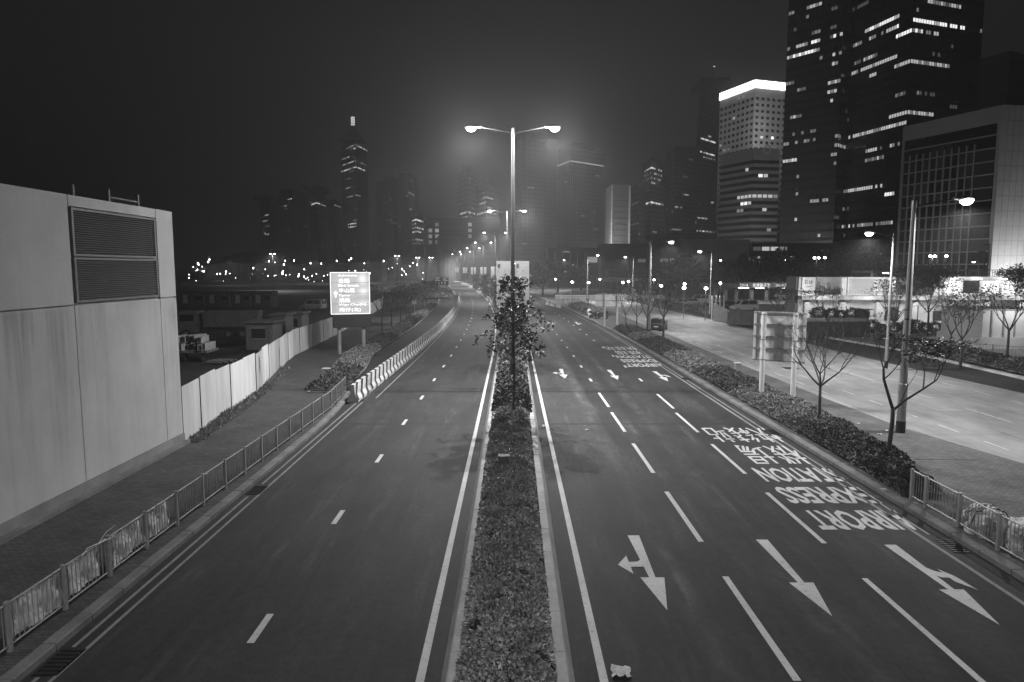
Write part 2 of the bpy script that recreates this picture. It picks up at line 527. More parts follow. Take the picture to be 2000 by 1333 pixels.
def kerb_run(name, mat, path, prof_w, prof_h, y0, y1, step, parent_label=None, slope=0.0, side=1):
    """one kerb of single stones laid end to end with open joints"""
    root = MB().sweep([y1, y1 + 4], [(path(y1) - .02, 0), (path(y1) - .02, prof_h), (path(y1) + prof_w, prof_h), (path(y1) + prof_w, 0)], xf=lambda y: 0)
    root = root.build(name, mat); root['kind'] = 'structure'
    me = None; y = y0
    while y < y1:
        if me is None:
            m = MB(); L = step - .03
            pts = [(0, 0), (slope, prof_h - .02), (slope + .03, prof_h), (prof_w, prof_h), (prof_w, 0)]
            if side < 0: pts = [(-a, b) for a, b in pts][::-1]
            k = len(pts)
            m.v = [(a, 0, b) for a, b in pts] + [(a, L, b) for a, b in pts]
            m.f = [tuple(range(k)), tuple(reversed(range(k, 2 * k)))] + [(i, i + k, (i + 1) % k + k, (i + 1) % k) for i in range(k)]
            me = m.mesh('kerb_stone'); me.materials.append(mat)
        o = bpy.data.objects.new('kerb_stone', me); COL.objects.link(o); o.parent = root
        p0, p1 = path(y), path(y + step)
        o.location = (p0 + R.uniform(-.006, .006), y, R.uniform(-.008, .004)); o.rotation_euler = (0, 0, -math.atan2(p1 - p0, step) + R.uniform(-.004, .004))
        y += step
    return root


kl = lambda y: -9.15 if y < 30 else -9.15 - .62 * ((y - 30) / 9.6) ** 2
kerb_run('left_kerb', KERBM, lambda y: kl(y) + .28, .27, .15, 8.0, 39.4, 1.15, side=-1)
kerb_run('right_kerb', KERBM, lambda y: 12.12 + cx(y), .3, .15, 9.0, 92, 1.15)
kerb_run('median_left_kerb', MEDM, lambda y: -1.28 + cx(y), .36, .34, 7.5, 62, 1.5, slope=.14)
kerb_run('median_right_kerb', MEDM, lambda y: 1.12 + .004 * (y - 8) + cx(y), .36, .34, 7.5, 62, 1.5, slope=.14, side=-1)
far = [62, 66] + [y for y in YS if y > 66]
struct('median_far_kerb', MB().sweep(far, [(-1.26, 0), (-1.02, .36), (-.84, .36), (-.84, .22), (.84, .22), (.84, .36), (1.02, .36), (1.26, 0)]), MEDM)
struct('median_soil', MB().sweep([5, 20, 40, 62], [(-.97, .24), (.88, .24)]), SOIL)
struct('right_far_kerb', MB().sweep([y for y in YS if y >= 96], [(12.12, 0), (12.12, .15), (12.5, .15)]), KERBM)
struct('left_far_kerb', MB().sweep([y for y in YS if y > 180], [(-9.5, .13), (-8.9, .13), (-8.9, 0)]), KERBM)
mb = MB()
for a, b in zip(side_poly[:-1], side_poly[1:]):
    d = (Vector(b) - Vector(a)).normalized(); n2 = Vector((-d.y, d.x)) * .16
    mb.prism([(a[0], a[1]), (b[0], b[1]), (b[0] + n2.x, b[1] + n2.y), (a[0] + n2.x, a[1] + n2.y)], -.1, .2)
struct('planting_bed_kerb', mb, KERBM)
mb = MB()
for a, b in zip(FK[:-1], FK[1:]):
    mb.prism([a, b, (b[0] + .3, b[1]), (a[0] + .3, a[1])][::-1], -.1, .16)
struct('plaza_kerb', mb, MEDM)
mb = MB()
for a, b in zip(bedL[:-1], bedL[1:]): mb.prism([a, b, (b[0] + .1, b[1]), (a[0] + .1, a[1])][::-1], 0, .19)
mb.box(-12.05, -9.8, 39.5, 39.62, 0, .19)
struct('planting_bed_edging', mb, KERBM)

# ---- painted markings: thin sheets belonging to the roads
ZP = .006


def strip(name, xa, y0, y1, w, parent, z=ZP, xf=cx, mat=None):
    ys = [y0] + [y for y in YS if y0 < y < y1] + [y1]
    return MB().sweep(ys, [(xa - w / 2, z), (xa + w / 2, z)], xf=xf).build(name, mat or PAINT, parent)


YLINE = M('yellowed_line_paint', .24, .7, .3, 4)
strip('edge_line', -1.66, 3, 700, .155, left_road); strip('edge_line', 1.66, 3, 500, .155, right_road)
for a, b in ((5, 11.7), (12.7, 21.6), (22.9, 37.2), (38.6, 180)): strip('kerb_line', -8.62 if a < 39 else -8.1, a, b, .08, left_road, mat=YLINE)
strip('kerb_line', -8.32, 5, 37.5, .08, left_road, mat=YLINE); strip('kerb_line', -7.8, 38.6, 300, .08, left_road, mat=YLINE)
strip('kerb_line', 11.36, 5, 160, .11, right_road, mat=YLINE)
for a, b in ((18.4, 29.8), (31, 45), (46, 90)): strip('kerb_line', 11.66, a, b, .08, right_road, mat=YLINE)
y = 6.5
while y < 330: strip('lane_dash', -5.2, y, y + 1.15, .15, left_road); y += 6.35
y = 4.4
while y < 34: strip('lane_dash', 5.15, y + .9, y + 5.1, .15, right_road); y += 6.3
strip('lane_dash', 5.2, 36.1, 40.3, .15, right_road)
y = 4.3
while y < 34: strip('lane_dash', 8.46, y + .9, y + 5.1, .14, right_road); y += 6.3
strip('lane_dash', 8.6, 35.7, 39.9, .14, right_road)
y = 44.5
while y < 240:
    strip('lane_dash', 5.25, y, y + 1.1, .15, right_road); strip('lane_dash', 8.6, y, y + 1.1, .15, right_road); y += 6.3


def arrow(x, yt, s, kind):
    """lane arrow pointing towards the viewer: tail at yt, about four metres long"""
    L = lambda px, py: (x + px, yt - py * s, ZP)
    m = MB().add([L(-.16, 0), L(.16, 0), L(.075, 2.6), L(-.075, 2.6)], [(0, 1, 2, 3)])
    m.add([L(-.29, 2.6), L(.29, 2.6), L(0, 4.2)], [(0, 1, 2)])
    sg = {'left': -1, 'right': 1}.get(kind)
    if sg:
        if kind == 'left': c = [(-.05, 1.55), (-.2, 1.72), (-.42, 1.74), (-.42, 2.02), (-.12, 2.02), (-.02, 1.9)]; h = [(-.42, 1.35), (-.42, 2.42), (-.72, 1.9)]
        else: c = [(.05, 1.3), (.2, 1.62), (.34, 1.74), (.34, 2.0), (.16, 1.98), (.04, 1.8)]; h = [(.34, 1.5), (.52, 1.92), (.6, 2.65), (.34, 2.2)]
        L2 = lambda px, py: (x + px, yt - py * s, ZP + .004); m.add([L2(*p) for p in c], [tuple(range(6))]); m.add([L2(*p) for p in h], [tuple(range(len(h)))])
    # a face-up winding for every sheet
    m.f = [f if (Vector(m.v[f[1]]) - Vector(m.v[f[0]])).cross(Vector(m.v[f[2]]) - Vector(m.v[f[1]])).z > 0 else tuple(reversed(f)) for f in m.f]
    return m.build('turn_arrow' if sg else 'straight_arrow', PAINT, right_road)


for x, yt, s, k in ((3.38, 18.35, 1.0, 'left'), (6.85, 18.05, .99, 'straight'), (10.18, 17.7, .99, 'right'),
                    (3.6, 50.1, 1.05, 'left'), (7.1, 49.6, 1.05, 'straight'), (10.3, 48.9, 1.05, 'right'),
                    (6.1, 95, 1.1, 'left'), (9.5, 94.5, 1.1, 'right')):
    arrow(x + cx(yt), yt, s, k)


STROKES = {   # block strokes of the painted characters on a ten by ten field
    '站': [[(2, 9.8), (2.6, 8.7)], [(.3, 7.9), (4.5, 7.9)], [(1.1, 7), (1.7, 3.6)], [(3.8, 7), (3.1, 3.4)], [(.2, 2.3), (4.7, 2.9)], [(7, 9.8), (7, 5.5)], [(7.5, 7.5), (9.8, 7.5)], [(5.3, 5), (9.5, 5), (9.5, .6), (5.3, .6), (5.3, 4.5)]],
    '快': [[(1.8, 9.8), (1.8, .2)], [(.5, 7.6), (.9, 5.2)], [(2.8, 7.8), (3.4, 6)], [(4.4, 8), (8.6, 8), (8.6, 5.5)], [(3.7, 5), (9.9, 5)], [(6.3, 9.9), (6.3, 5), (3.7, .3)], [(6.7, 4.6), (9.8, .3)]],
    '綫': [[(2, 9.8), (.6, 7.6), (2.8, 7.2)], [(3.5, 8.6), (.6, 5.2), (3.9, 5.7)], [(2.1, 4.7), (2.1, .4)], [(.8, 4), (.3, 2)], [(3.3, 4), (3.8, 2.2)], [(4.8, 8.1), (9.5, 8.6)], [(6.6, 9.8), (7.4, 7), (9.6, 5.5)], [(9.2, 7.4), (6, 5.2)], [(4.6, 3.7), (9.7, 4.2)], [(6.4, 5), (7.2, 2), (9.8, .2)], [(9.4, 3), (5.2, .2)]],
    '機': [[(.2, 7), (3.8, 7)], [(2, 9.8), (2, .2)], [(2, 6.4), (.2, 3)], [(2.3, 6.2), (3.6, 4.4)], [(5.2, 9.7), (4.4, 7.7), (6.2, 6.3)], [(8.6, 9.7), (7.8, 7.7), (9.6, 6.3)], [(4, 5), (9.8, 5)], [(6.9, 9.8), (7.4, 4), (9.7, .4)], [(9.2, 4), (6.2, .6)], [(5.2, 4.6), (4, .4)], [(5, 2.8), (6, 1.8)]],
    '場': [[(.2, 6.4), (3.8, 6.4)], [(2, 9.6), (2, 1.9)], [(.2, 1.2), (4, 2.2)], [(5, 9.5), (9.2, 9.5), (9.2, 6.3), (5, 6.3), (5, 9)], [(5.4, 7.9), (8.8, 7.9)], [(4.2, 5), (9.9, 5)], [(5.6, 4.7), (4.2, 2.4)], [(5.2, 3.6), (9.5, 3.6), (8.9, .3), (7.8, .6)], [(6.8, 3.2), (5, .8)], [(8.2, 3.2), (6.4, .4)]]}


def painted_character(ch, x1, yf, w, h):
    m = MB(); z = ZP
    for st in STROKES[ch]:
        P = [Vector((x1 - q[0] * w / 10, yf - q[1] * h / 10)) for q in st]; z += .0007; b = len(m.v)
        for i, p in enumerate(P):
            d0 = (p - P[i - 1]).normalized() if i else (P[1] - p).normalized(); d1 = (P[i + 1] - p).normalized() if i + 1 < len(P) else d0
            n0, n1 = Vector((-d0.y, d0.x)), Vector((-d1.y, d1.x)); nn_ = (n0 + n1).normalized(); nn_ = nn_ * min(1.8, 1 / max(.3, nn_.dot(n0)))
            m.v += [(p.x + nn_.x * .052, p.y + nn_.y * .085, z), (p.x - nn_.x * .052, p.y - nn_.y * .085, z)]
        for i in range(len(P) - 1): q = b + 2 * i; m.f.append((q, q + 1, q + 3, q + 2))
    return m.build('road_lettering', PAINT, right_road)


def letters(rows):
    for body, x0, x1, yn, yf in rows:
        if not body.isascii():
            w = (x1 - x0) / len(body)
            for k, ch in enumerate(body): painted_character(ch, x1 - k * w - w * .04, yf, w * .9, yf - yn)
        else: text_on('road_lettering', body, (x1, yf, ZP), (-1, 0, 0), (0, -1, 0), x1 - x0, yf - yn, PAINT, right_road)


letters([('AIRPORT', 8.85, 11.75, 18.75, 20.35), ('EXPRESS', 8.85, 11.75, 20.95, 22.6), ('STATION', 8.9, 11.75, 23.15, 24.85),
         ('機場', 9.2, 11.6, 25.3, 28.1), ('快綫站', 8.75, 11.85, 28.6, 31.3)])
d = 32.2
letters([('AIRPORT', 8.8, 11.6, 19 + d, 20.8 + d), ('EXPRESS', 8.8, 11.6, 21.5 + d, 23.3 + d), ('STATION', 8.8, 11.6, 24 + d, 25.8 + d),
         ('機場', 9.1, 11.4, 26.4 + d, 29 + d), ('快綫站', 8.6, 11.6, 29.6 + d, 32.4 + d)])
svc = lambda y: 0.0
for x, y0, y1, st, ln in ((20.3, 18, 150, 3.1, 1.5), (24.2, 20, 150, 6.2, 3.4), (28.2, 24, 150, 3.1, 1.4), (18.9, 40, 120, 3.3, 1.5)):
    y = y0
    while y < y1:
        strip('bay_line', x - (y - 30) * .012, y, y + ln, .09, bpy.data.objects['pale_service_road'], .011, svc, M('worn_road_paint', .5, .7, .4, 3)); y += st
for x, y, w, l, par in ((6.9, 42.3, .8, .8, right_road), (6.5, 71, .9, .9, right_road), (-6.5, 48.8, .8, .8, left_road), (-6.6, 81, .9, .9, left_road), (8.9, 97, .8, .8, right_road)):
    m = MB(); p = [(x + cx(y) + w / 2 * math.cos(a), y + l / 2 * math.sin(a), .007) for a in [i * math.pi / 10 for i in range(20)]]
    m.add(p, [tuple(range(20))]); m.build('manhole_cover', GRATE, par)
for x, y in ((20.8, 50.5), (30.9, 49.5)): MB().box(x - .5, x + .5, y - .45, y + .45, .0, .016).build('manhole_cover', GRATE, bpy.data.objects['pale_service_road'])


def gully(x, y, par):
    r = MB().box(x - .24, x + .24, y - .45, y + .45, .0, .006).build('gully_grate', GRATE, par)
    m = MB()
    for i in range(7): m.box(x - .22, x + .22, y - .42 + i * .13, y - .36 + i * .13, .007, .02)
    m.build('grate_bar', GRATE, r, kind='stuff')


for x, y in ((-8.55, 12.2), (-8.55, 22.25), (-8.62, 37.9)): gully(x, y, left_road)
for x, y in ((11.8, 17.6), (11.8, 30.4), (11.75, 45.5)): gully(x, y, right_road)
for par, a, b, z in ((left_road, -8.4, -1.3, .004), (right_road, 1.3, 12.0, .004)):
    MB().add([(a, 31.95, z), (b, 31.95, z), (b, 32.2, z), (a, 32.2, z)], [(0, 1, 2, 3)]).build('road_shadow_strip', SHADOW_LINE, par)  # thin dark strip painting the shadow line that crosses both roads
for y in (30.2, 25.5, 35.8):
    MB().add([(15.4, y, .134), (17.9, y - .1, .134), (17.9, y - .02, .134), (15.4, y + .08, .134)], [(0, 1, 2, 3)]).build('paving_shadow_strip', SHADOW_LINE, pavR)  # dark strips painting pole shadows across the right pavement

# ------------------------------------------------------------------ haze
hz = MB().box(-1600, 1600, -60, 1800, -1.6, 262).build('haze', None); hz['kind'] = 'stuff'
hm = bpy.data.materials.new('haze_air'); hm.use_nodes = True; t = hm.node_tree
t.nodes.remove(t.nodes['Principled BSDF'])
v = t.nodes.new('ShaderNodeVolumePrincipled'); v.inputs['Color'].default_value = (.95, .95, .95, 1)
v.inputs['Density'].default_value = HAZE; v.inputs['Anisotropy'].default_value = .45
t.links.new(v.outputs[0], t.nodes['Material Output'].inputs['Volume']); hz.data.materials.append(hm); hm.cycles.volume_sampling = 'EQUIANGULAR'

# ------------------------------------------------------------------ concrete building with louvres (left)
bld = thing('ventilation_building', 'windowless concrete building with two dark louvres, beside the left pavement', 'building', (-13.75, 0, 0))
MB().box(-30, -13.83, -7.9, 27.9, 0, 9.68).build('wall', WALLM, bld)
MB().box(-29, -14.2, -7, 27.2, 9.68, 9.72).build('roof', CONC, bld)


def panel(y0, y1, z0, z1, name='wall_panel'):
    m = MB().box(-13.83, -13.75, y0 + .02, y1 - .02, z0 + .02, z1 - .02); return m.build(name, WALLM, bld)


YJ1, YJ2, ZJ = 21.45, 26.7, 6.25
for y0, y1 in ((-7.9, 2), (2, 11), (11, YJ1), (YJ1, YJ2), (YJ2, 28)): panel(y0, y1, .55, ZJ)
for y0, y1 in ((-7.9, 2), (2, 11), (11, YJ1), (YJ2, 28)): panel(y0, y1, ZJ, 9.7)
panel(YJ1, YJ2, 9.32, 9.7)
MB().box(-13.9, -13.5, -7.9, 28.05, .1, .26).build('plinth', KERBM, bld); MB().box(-13.85, -13.7, -7.9, 28.02, .263, .56).build('plinth_course', CONC, bld)
for z0, z1 in ((ZJ + .07, 7.75), (7.79, 9.3)):
    lv = MB().box(-13.83, -13.72, YJ1 + .1, YJ1 + .2, z0, z1).box(-13.83, -13.72, YJ2 - .2, YJ2 - .1, z0, z1)
    lv.box(-13.83, -13.72, YJ1 + .2, YJ2 - .2, z0, z0 + .07).box(-13.83, -13.72, YJ1 + .2, YJ2 - .2, z1 - .07, z1)
    lv = lv.build('louvre', M('louvre_frame_paint', .15, .6), bld)
    MB().box(-13.829, -13.826, YJ1 + .2, YJ2 - .2, z0 + .07, z1 - .07).build('louvre_back', DARKM, lv)
    n = 19; me = None
    for i in range(n):
        z = z0 + .09 + (z1 - z0 - .2) * i / (n - 1)
        if me is None:
            me = MB().add([(0, 0, 0), (.085, 0, -.03), (.085, 0, -.018), (0, 0, .012)] + [(0, YJ2 - YJ1 - .41, 0), (.085, YJ2 - YJ1 - .41, -.03), (.085, YJ2 - YJ1 - .41, -.018), (0, YJ2 - YJ1 - .41, .012)],
                          [(0, 1, 2, 3), (7, 6, 5, 4), (0, 4, 5, 1), (1, 5, 6, 2), (2, 6, 7, 3), (3, 7, 4, 0)]).mesh('louvre_slat'); me.materials.append(M('louvre_paint', .13, .6))
        o = link('louvre_slat', me, None, lv); OFF[o] = (0, 0, 0); o.location = (-13.815 + 13.75, YJ1 + .205, z)
m = MB()
for y in (22.6, 24.6, 26.5): m.tube([(-14.3, y, 9.6), (-14.3, y, 10.12 if y < 23 else 10.2)], .055, 8).build('roof_vent_pipe', GALVD, bld); m = MB()
m.tube([(-14.3, 24.6, 9.92), (-14.3, 26.5, 9.92)], .035, 6).build('roof_rail', GALVD, bld)

# weed strip
struct('verge', MB().prism([(-13.75, 28.1)] + HOARD[1:4] + [(-16.9, 50), (-14.3, 39), (-13.55, 33), (-13.2, 28.1)], 0, .15), SOIL)
P = []
for i in range(1500):
    y = R.uniform(28.2, 50); a = np.interp(y, [q[1] for q in HOARD], [q[0] for q in HOARD]); P.append((a + R.random() ** 2 * .8 + .05, y, .14))
D = RN.normal(size=(len(P), 3)); D[:, 2] = np.abs(D[:, 2]) + .6; D /= np.linalg.norm(D, axis=1)[:, None]
wd = leaves('weeds', np.array(P), D, .16, LEAF, None, .2)

# ------------------------------------------------------------------ hoarding
hd = thing('hoarding', 'long white corrugated sheet hoarding along the edge of the building site', 'hoarding', (-13.8, 28.1, 0))
ln = [0]
for a, b in zip(HOARD[:-1], HOARD[1:]): ln.append(ln[-1] + math.dist(a, b))
along = lambda s: (float(np.interp(s, ln, [q[0] for q in HOARD])), float(np.interp(s, ln, [q[1] for q in HOARD])))
s = 0.0; k = 0
while s < ln[-1] - 2.4:
    s1 = s + 2.4; a, b = Vector(along(s)), Vector(along(s1)); d = (b - a).normalized(); nn = Vector((d.y, -d.x)); m = MB()
    h = 2.5 + (.06 if k % 5 == 1 else 0) + R.uniform(-.035, .035) - min(.5, k * .016); N = 24 if k < 22 else 12
    if k in (11,): h -= .1
    for i in range(N + 1):
        q = a.lerp(b, i / N * .994) + nn * (.035 if i % 2 else -.0) + nn * (.05 if k % 2 else 0)
        m.v += [(q.x, q.y, .1), (q.x, q.y, h)]
    m.f = [(2 * i, 2 * i + 2, 2 * i + 3, 2 * i + 1) for i in range(N)]
    m.build('hoarding_sheet', SHEET, hd)
    if k % 2 == 0:
        q = a - nn * .12; MB().tube([(q.x, q.y, 0), (q.x, q.y, h - .1)], .05, 6).build('hoarding_post', GALVD, hd)
    s = s1; k += 1
q = Vector(along(12.9)); q2 = Vector(along(13.35)); nn = Vector((.98, -.2)) * .12
nt_ = MB().quad((q.x + nn.x, q.y + nn.y, 1.25), (q2.x + nn.x, q2.y + nn.y, 1.25), (q2.x + nn.x, q2.y + nn.y, 2.1), (q.x + nn.x, q.y + nn.y, 2.1)).build('printed_notice', WHITEP, hd)
m = MB()
for z in (1.32, 1.4, 1.5, 1.72, 1.8, 1.95):
    m.quad((q.x + nn.x * 1.06, q.y + .05 + nn.y, z), (q2.x + nn.x * 1.06, q2.y - .08 + nn.y, z + .02), (q2.x + nn.x * 1.06, q2.y - .08 + nn.y, z + .07), (q.x + nn.x * 1.06, q.y + .05 + nn.y, z + .05))
m.build('print', INK, nt_)

# ------------------------------------------------------------------ guard railings


def railing(name, label, pts, n_bal, h=1.0, z0=.13, post=.04):
    r = thing(name, label, 'railing', (pts[0][0], pts[0][1], 0)); ox, oy, _ = OFF[r]
    pm = MB().box(-post, post, -post, post, z0, z0 + h).mesh('post'); pm.materials.append(GALV)
    bm_ = MB().tube([(0, 0, z0 + .14), (0, 0, z0 + h - .05)], .011, 5, False).mesh('baluster'); bm_.materials.append(GALV)
    for i, p in enumerate(pts):
        o = link('post', pm, None, r); o.location = (p[0] - ox, p[1] - oy, 0)
        if i + 1 == len(pts): break
        q = pts[i + 1]
        MB().tube([(p[0], p[1], z0 + h - .05), (q[0], q[1], z0 + h - .05)], .022, 6).build('top_rail', GALV, r)
        MB().tube([(p[0], p[1], z0 + .13), (q[0], q[1], z0 + .13)], .02, 6).build('bottom_rail', GALV, r)
        nb = n_bal if not callable(n_bal) else n_bal(i)
        for k in range(1, nb):
            t = k / nb; o = link('baluster', bm_, None, r); o.location = (p[0] + (q[0] - p[0]) * t - ox, p[1] + (q[1] - p[1]) * t - oy, 0)
    return r


lp = [(-9.6 + .012 * i, 9.1 + 1.615 * i) for i in range(17)] + [(-9.5 - .03 * i * i, 34.95 + 1.5 * i) for i in range(1, 4)]
lp = [(x, y) for x, y in lp]
railing('pedestrian_railing', 'galvanised railing along the left kerb, partly hung with white cloth', lp, 12)
railing('pedestrian_railing', 'short galvanised railing along the right kerb in front of the bundled white sheeting',
        [(12.62, 20.95), (12.62, 20.2), (12.62, 18.65), (12.6, 17.05), (12.6, 15.45), (12.6, 13.85), (12.6, 12.2)], lambda i: 6 if i == 0 else 12)


def banner(y0, y1, label, seed, zb=.3, zt=1.02):
    rr = random.Random(seed); r = MB(); n = 40; xx = lambda y: float(np.interp(y, [p[1] for p in lp], [p[0] for p in lp])) - .045
    rows = 9
    for i in range(n + 1):
        y = y0 + (y1 - y0) * i / n
        for k in range(rows):
            z = zb + (zt - zb) * k / (rows - 1)
            w = .022 * math.sin(y * 9 + z * 5 + seed) + .016 * math.sin(y * 23 - z * 9) + .02 * math.sin((y * 4 + z * 14) + seed)
            r.v.append((xx(y) + w, y + .012 * math.sin(z * 12 + seed), z + .03 * math.sin(y * 2.1 + seed) * (1 - k / rows)))
    for i in range(n):
        for k in range(rows - 1):
            q = i * rows + k; r.f.append((q, q + rows, q + rows + 1, q + 1))
    o = r.build('cloth_banner', BANNER, smooth=True); o['label'] = label; o['category'] = 'banner'; o['group'] = 'white cloths tied to the left railing'
    return o


banner(12.4, 13.9, 'white cloth tied behind the railing, lowest in the photo', 1)
banner(14.1, 15.2, 'wrinkled white cloth on the railing with loose string at its top', 2)
banner(15.72, 17.15, 'wide white cloth behind the railing, third from the bottom edge', 3)
banner(17.3, 18.35, 'smooth narrow white cloth behind the railing, farthest from the viewer', 4)
o = MB().tube([(-9.5, 15.1, 1.12), (-9.45, 15.35, 1.3), (-9.3, 15.45, 1.42)], .008, 4).tube([(-9.5, 15.1, 1.12), (-9.4, 15.6, 1.1), (-9.42, 15.7, .98)], .008, 4).tube([(-9.52, 15.1, 1.12), (-9.5, 14.7, 1.18), (-9.5, 14.5, 1.08)], .008, 4).build('string', BANNER)
o['label'] = 'loose pale string knotted on the left railing above a white cloth'; o['category'] = 'string'

# ------------------------------------------------------------------ striped concrete barriers
def bar_prof(): return [(-.3, 0), (-.3, .16), (-.15, .38), (-.09, 1.0), (.09, 1.0), (.15, .38), (.3, .16), (.3, 0)]


PL = [0]
for a, b in zip(bar_prof()[:-1], bar_prof()[1:]): PL.append(PL[-1] + math.dist(a, b))
y = 37.3; k = 0; bx_ = lambda y: -8.85 + cx(y) + (.012 * (y - 37) if y < 80 else .5)
while y < 185:
    y1 = y + 3.0; m = MB(); pf = bar_prof(); n = len(pf)
    for yy in (y + .02, y1 - .02):
        for px_, pz in pf: m.v.append((bx_(yy) + px_, yy, pz))
    m.f = [(i, i + n, i + 1 + n, i + 1) for i in range(n - 1)] + [tuple(range(n)), tuple(reversed(range(n, 2 * n)))]
    near = y < 88
    o = thing('concrete_barrier', f'{NTH[k]} black and white striped concrete barrier from the near end of the row' if near else f'{NTH[k - 17]} plain grey concrete barrier beyond the striped ones along the closed lane', 'barrier', (bx_(y), y, 0), 'concrete barriers along the closed lane')
    c = m.build('barrier_body', STRIPE if near else CONC, o)
    uvl = c.data.uv_layers.new(name='UVMap')
    for poly in c.data.polygons:
        for li in poly.loop_indices:
            vi = c.data.loops[li].vertex_index; uvl.data[li].uv = (c.data.vertices[vi].co.y + y, PL[vi % n] if len(poly.vertices) == 4 else 0)
    if near:
        MB().box(bx_(y) - .31, bx_(y) + .315, y + .03, y1 - .03, -.01, .1).build('base_course', MEDM, o)
        MB().box(bx_(y) - .06, bx_(y) + .06, y + .6, y + .7, .99, 1.03).build('lifting_eye', GALVD, o)
    y = y1; k += 1
bb = thing('concrete_barrier', 'first of three white concrete blocks on the right kerb beyond the tree', 'barrier', local=True, group='white blocks by the right kerb')
m = MB(); pf = bar_prof(); n = len(pf)
for yy in (0, 2.2): m.v += [(a, yy, b * .95) for a, b in pf]
m.f = [(i, i + n, i + 1 + n, i + 1) for i in range(n - 1)] + [tuple(range(n)), tuple(reversed(range(n, 2 * n)))]
m.build('barrier_body', WHITEP, bb); MB().box(-.31, .31, .01, 2.19, 0, .1).build('base_course', CONC, bb)
for i, (x, y, l) in enumerate(((7.1, 138, 'farthest'), (7.7, 133.5, 'middle'), (8.6, 129, 'nearest'))):
    place(bb, i == 0, (x + .4, y, 0), .15, f'{l} of three white concrete blocks on the right kerb beyond the median tree')
bb2 = thing('concrete_barrier', 'white concrete block at the end of the far median, beside the keep left sign', 'barrier', local=True)
m2 = MB(); m2.v = list(m.v); m2.f = list(m.f); m2.build('barrier_body', WHITEP, bb2); MB().box(-.31, .31, .01, 2.19, 0, .1).build('base_course', CONC, bb2)
for i, y in enumerate((150, 155, 160)): place(bb2, i == 0, (cx(y) - 1.55, y, 0), .1, ('white concrete block at the far median, nearest the viewer', 'white concrete block at the far median, between two others', 'white concrete block at the far median, beside the round sign')[i])

# ------------------------------------------------------------------ hedges


def hedge(label, path, width, z0, h, y0, y1, dens, size, mat, seed, name='hedge', cat='hedge', group=None, rag=1.0):
    rr = np.random.RandomState(seed); L = y1 - y0
    o = thing(name, label, cat, (path(y0), y0, 0), group)
    hn = lambda x, y: h * (1 + .16 * rag * np.sin(y * 1.7 + seed) * np.sin(x * 2.3 + y * .8) + .12 * rag * np.sin(y * 4.1 + x * 3.7 + seed))
    ys = np.linspace(y0, y1, max(3, int(L / .5))); xs = np.linspace(-.5, .5, 7); m = MB()
    for yy in ys:
        for xx in xs:
            e = 1 - (2 * abs(xx)) ** 4; ee = 1 - max(0, 1 - min(yy - y0, y1 - yy) / .4) ** 2
            m.v.append((path(yy) + xx * width * .96, yy, z0 + max(0, hn(xx * width, yy)) * (.25 + .6 * e) * (.3 + .7 * ee) - .05))
    for i in range(len(ys) - 1):
        for k in range(6): q = i * 7 + k; m.f.append((q, q + 1, q + 8, q + 7))
    m.build('inner_growth', LEAF_D, o)
    N = int(dens * L * (width + .6)); y = rr.uniform(y0, y1, N); x = rr.uniform(-.5, .5, N)
    x = np.sign(x) * (np.abs(2 * x) ** .8) / 2
    e = 1 - (2 * np.abs(x)) ** 4; px_ = np.interp(y, [y0 + L * i / 40 for i in range(41)], [path(y0 + L * i / 40) for i in range(41)])
    ee = 1 - np.clip(1 - np.minimum(y - y0, y1 - y) / .4, 0, 1) ** 2
    z = z0 + hn(x * width, y) * (.3 + .7 * e) * (.35 + .65 * ee) * rr.uniform(.72, 1.04, N) ** .8
    holes = np.sin(y * 2.9 + seed) * np.sin(x * 6 + y * 1.3) < .86
    P = np.stack([px_ + x * width * 1.02, y, z], 1)[holes]; xx = x[holes]
    D = rr.normal(size=(len(P), 3)) * .8; D[:, 2] = np.abs(D[:, 2]) * .4 + .42 - .55 * (2 * np.abs(xx)) ** 3; D[:, 0] += np.sign(xx) * (2 * np.abs(xx)) ** 3 * .9
    D /= np.linalg.norm(D, axis=1)[:, None]
    leaves('foliage', P, D, size, mat, o, .62, .3)
    return o


md = lambda y: cx(y)
hedge('clipped small-leaved hedge filling the near median between the pale kerbs', lambda y: -.1, 1.62, .25, .4, 7.5, 29.6, 1150, .08, LEAF_H, 3)
hedge('darker taller shrubs in the median around the lamp post, beyond the clipped hedge', md, 1.8, .25, .75, 33.2, 45, 420, .14, LEAF_D, 4, rag=1.6)
hedge('small clipped hedge patch in the median round the slim tree trunk', lambda y: -.06, 1.66, .25, .45, 29.6, 33.2, 900, .085, LEAF_H, 5)
hedge('loose median shrubs behind the tree and lamp post', md, 1.9, .25, .9, 45, 66, 230, .17, LEAF, 6, rag=1.6)
hedge('long low hedge on the far curve of the median', md, 1.7, .25, .8, 66, 260, 50, .3, LEAF, 7)
rb = lambda y: 13.95 + cx(y)
hedge('narrow near end of the dark hedge beside the short right railing', lambda y: 13.15 + (y - 21.3) * .07, 1.35, .13, .5, 21.3, 24.6, 620, .1, LEAF_D, 19, group='hedges behind the right kerb')
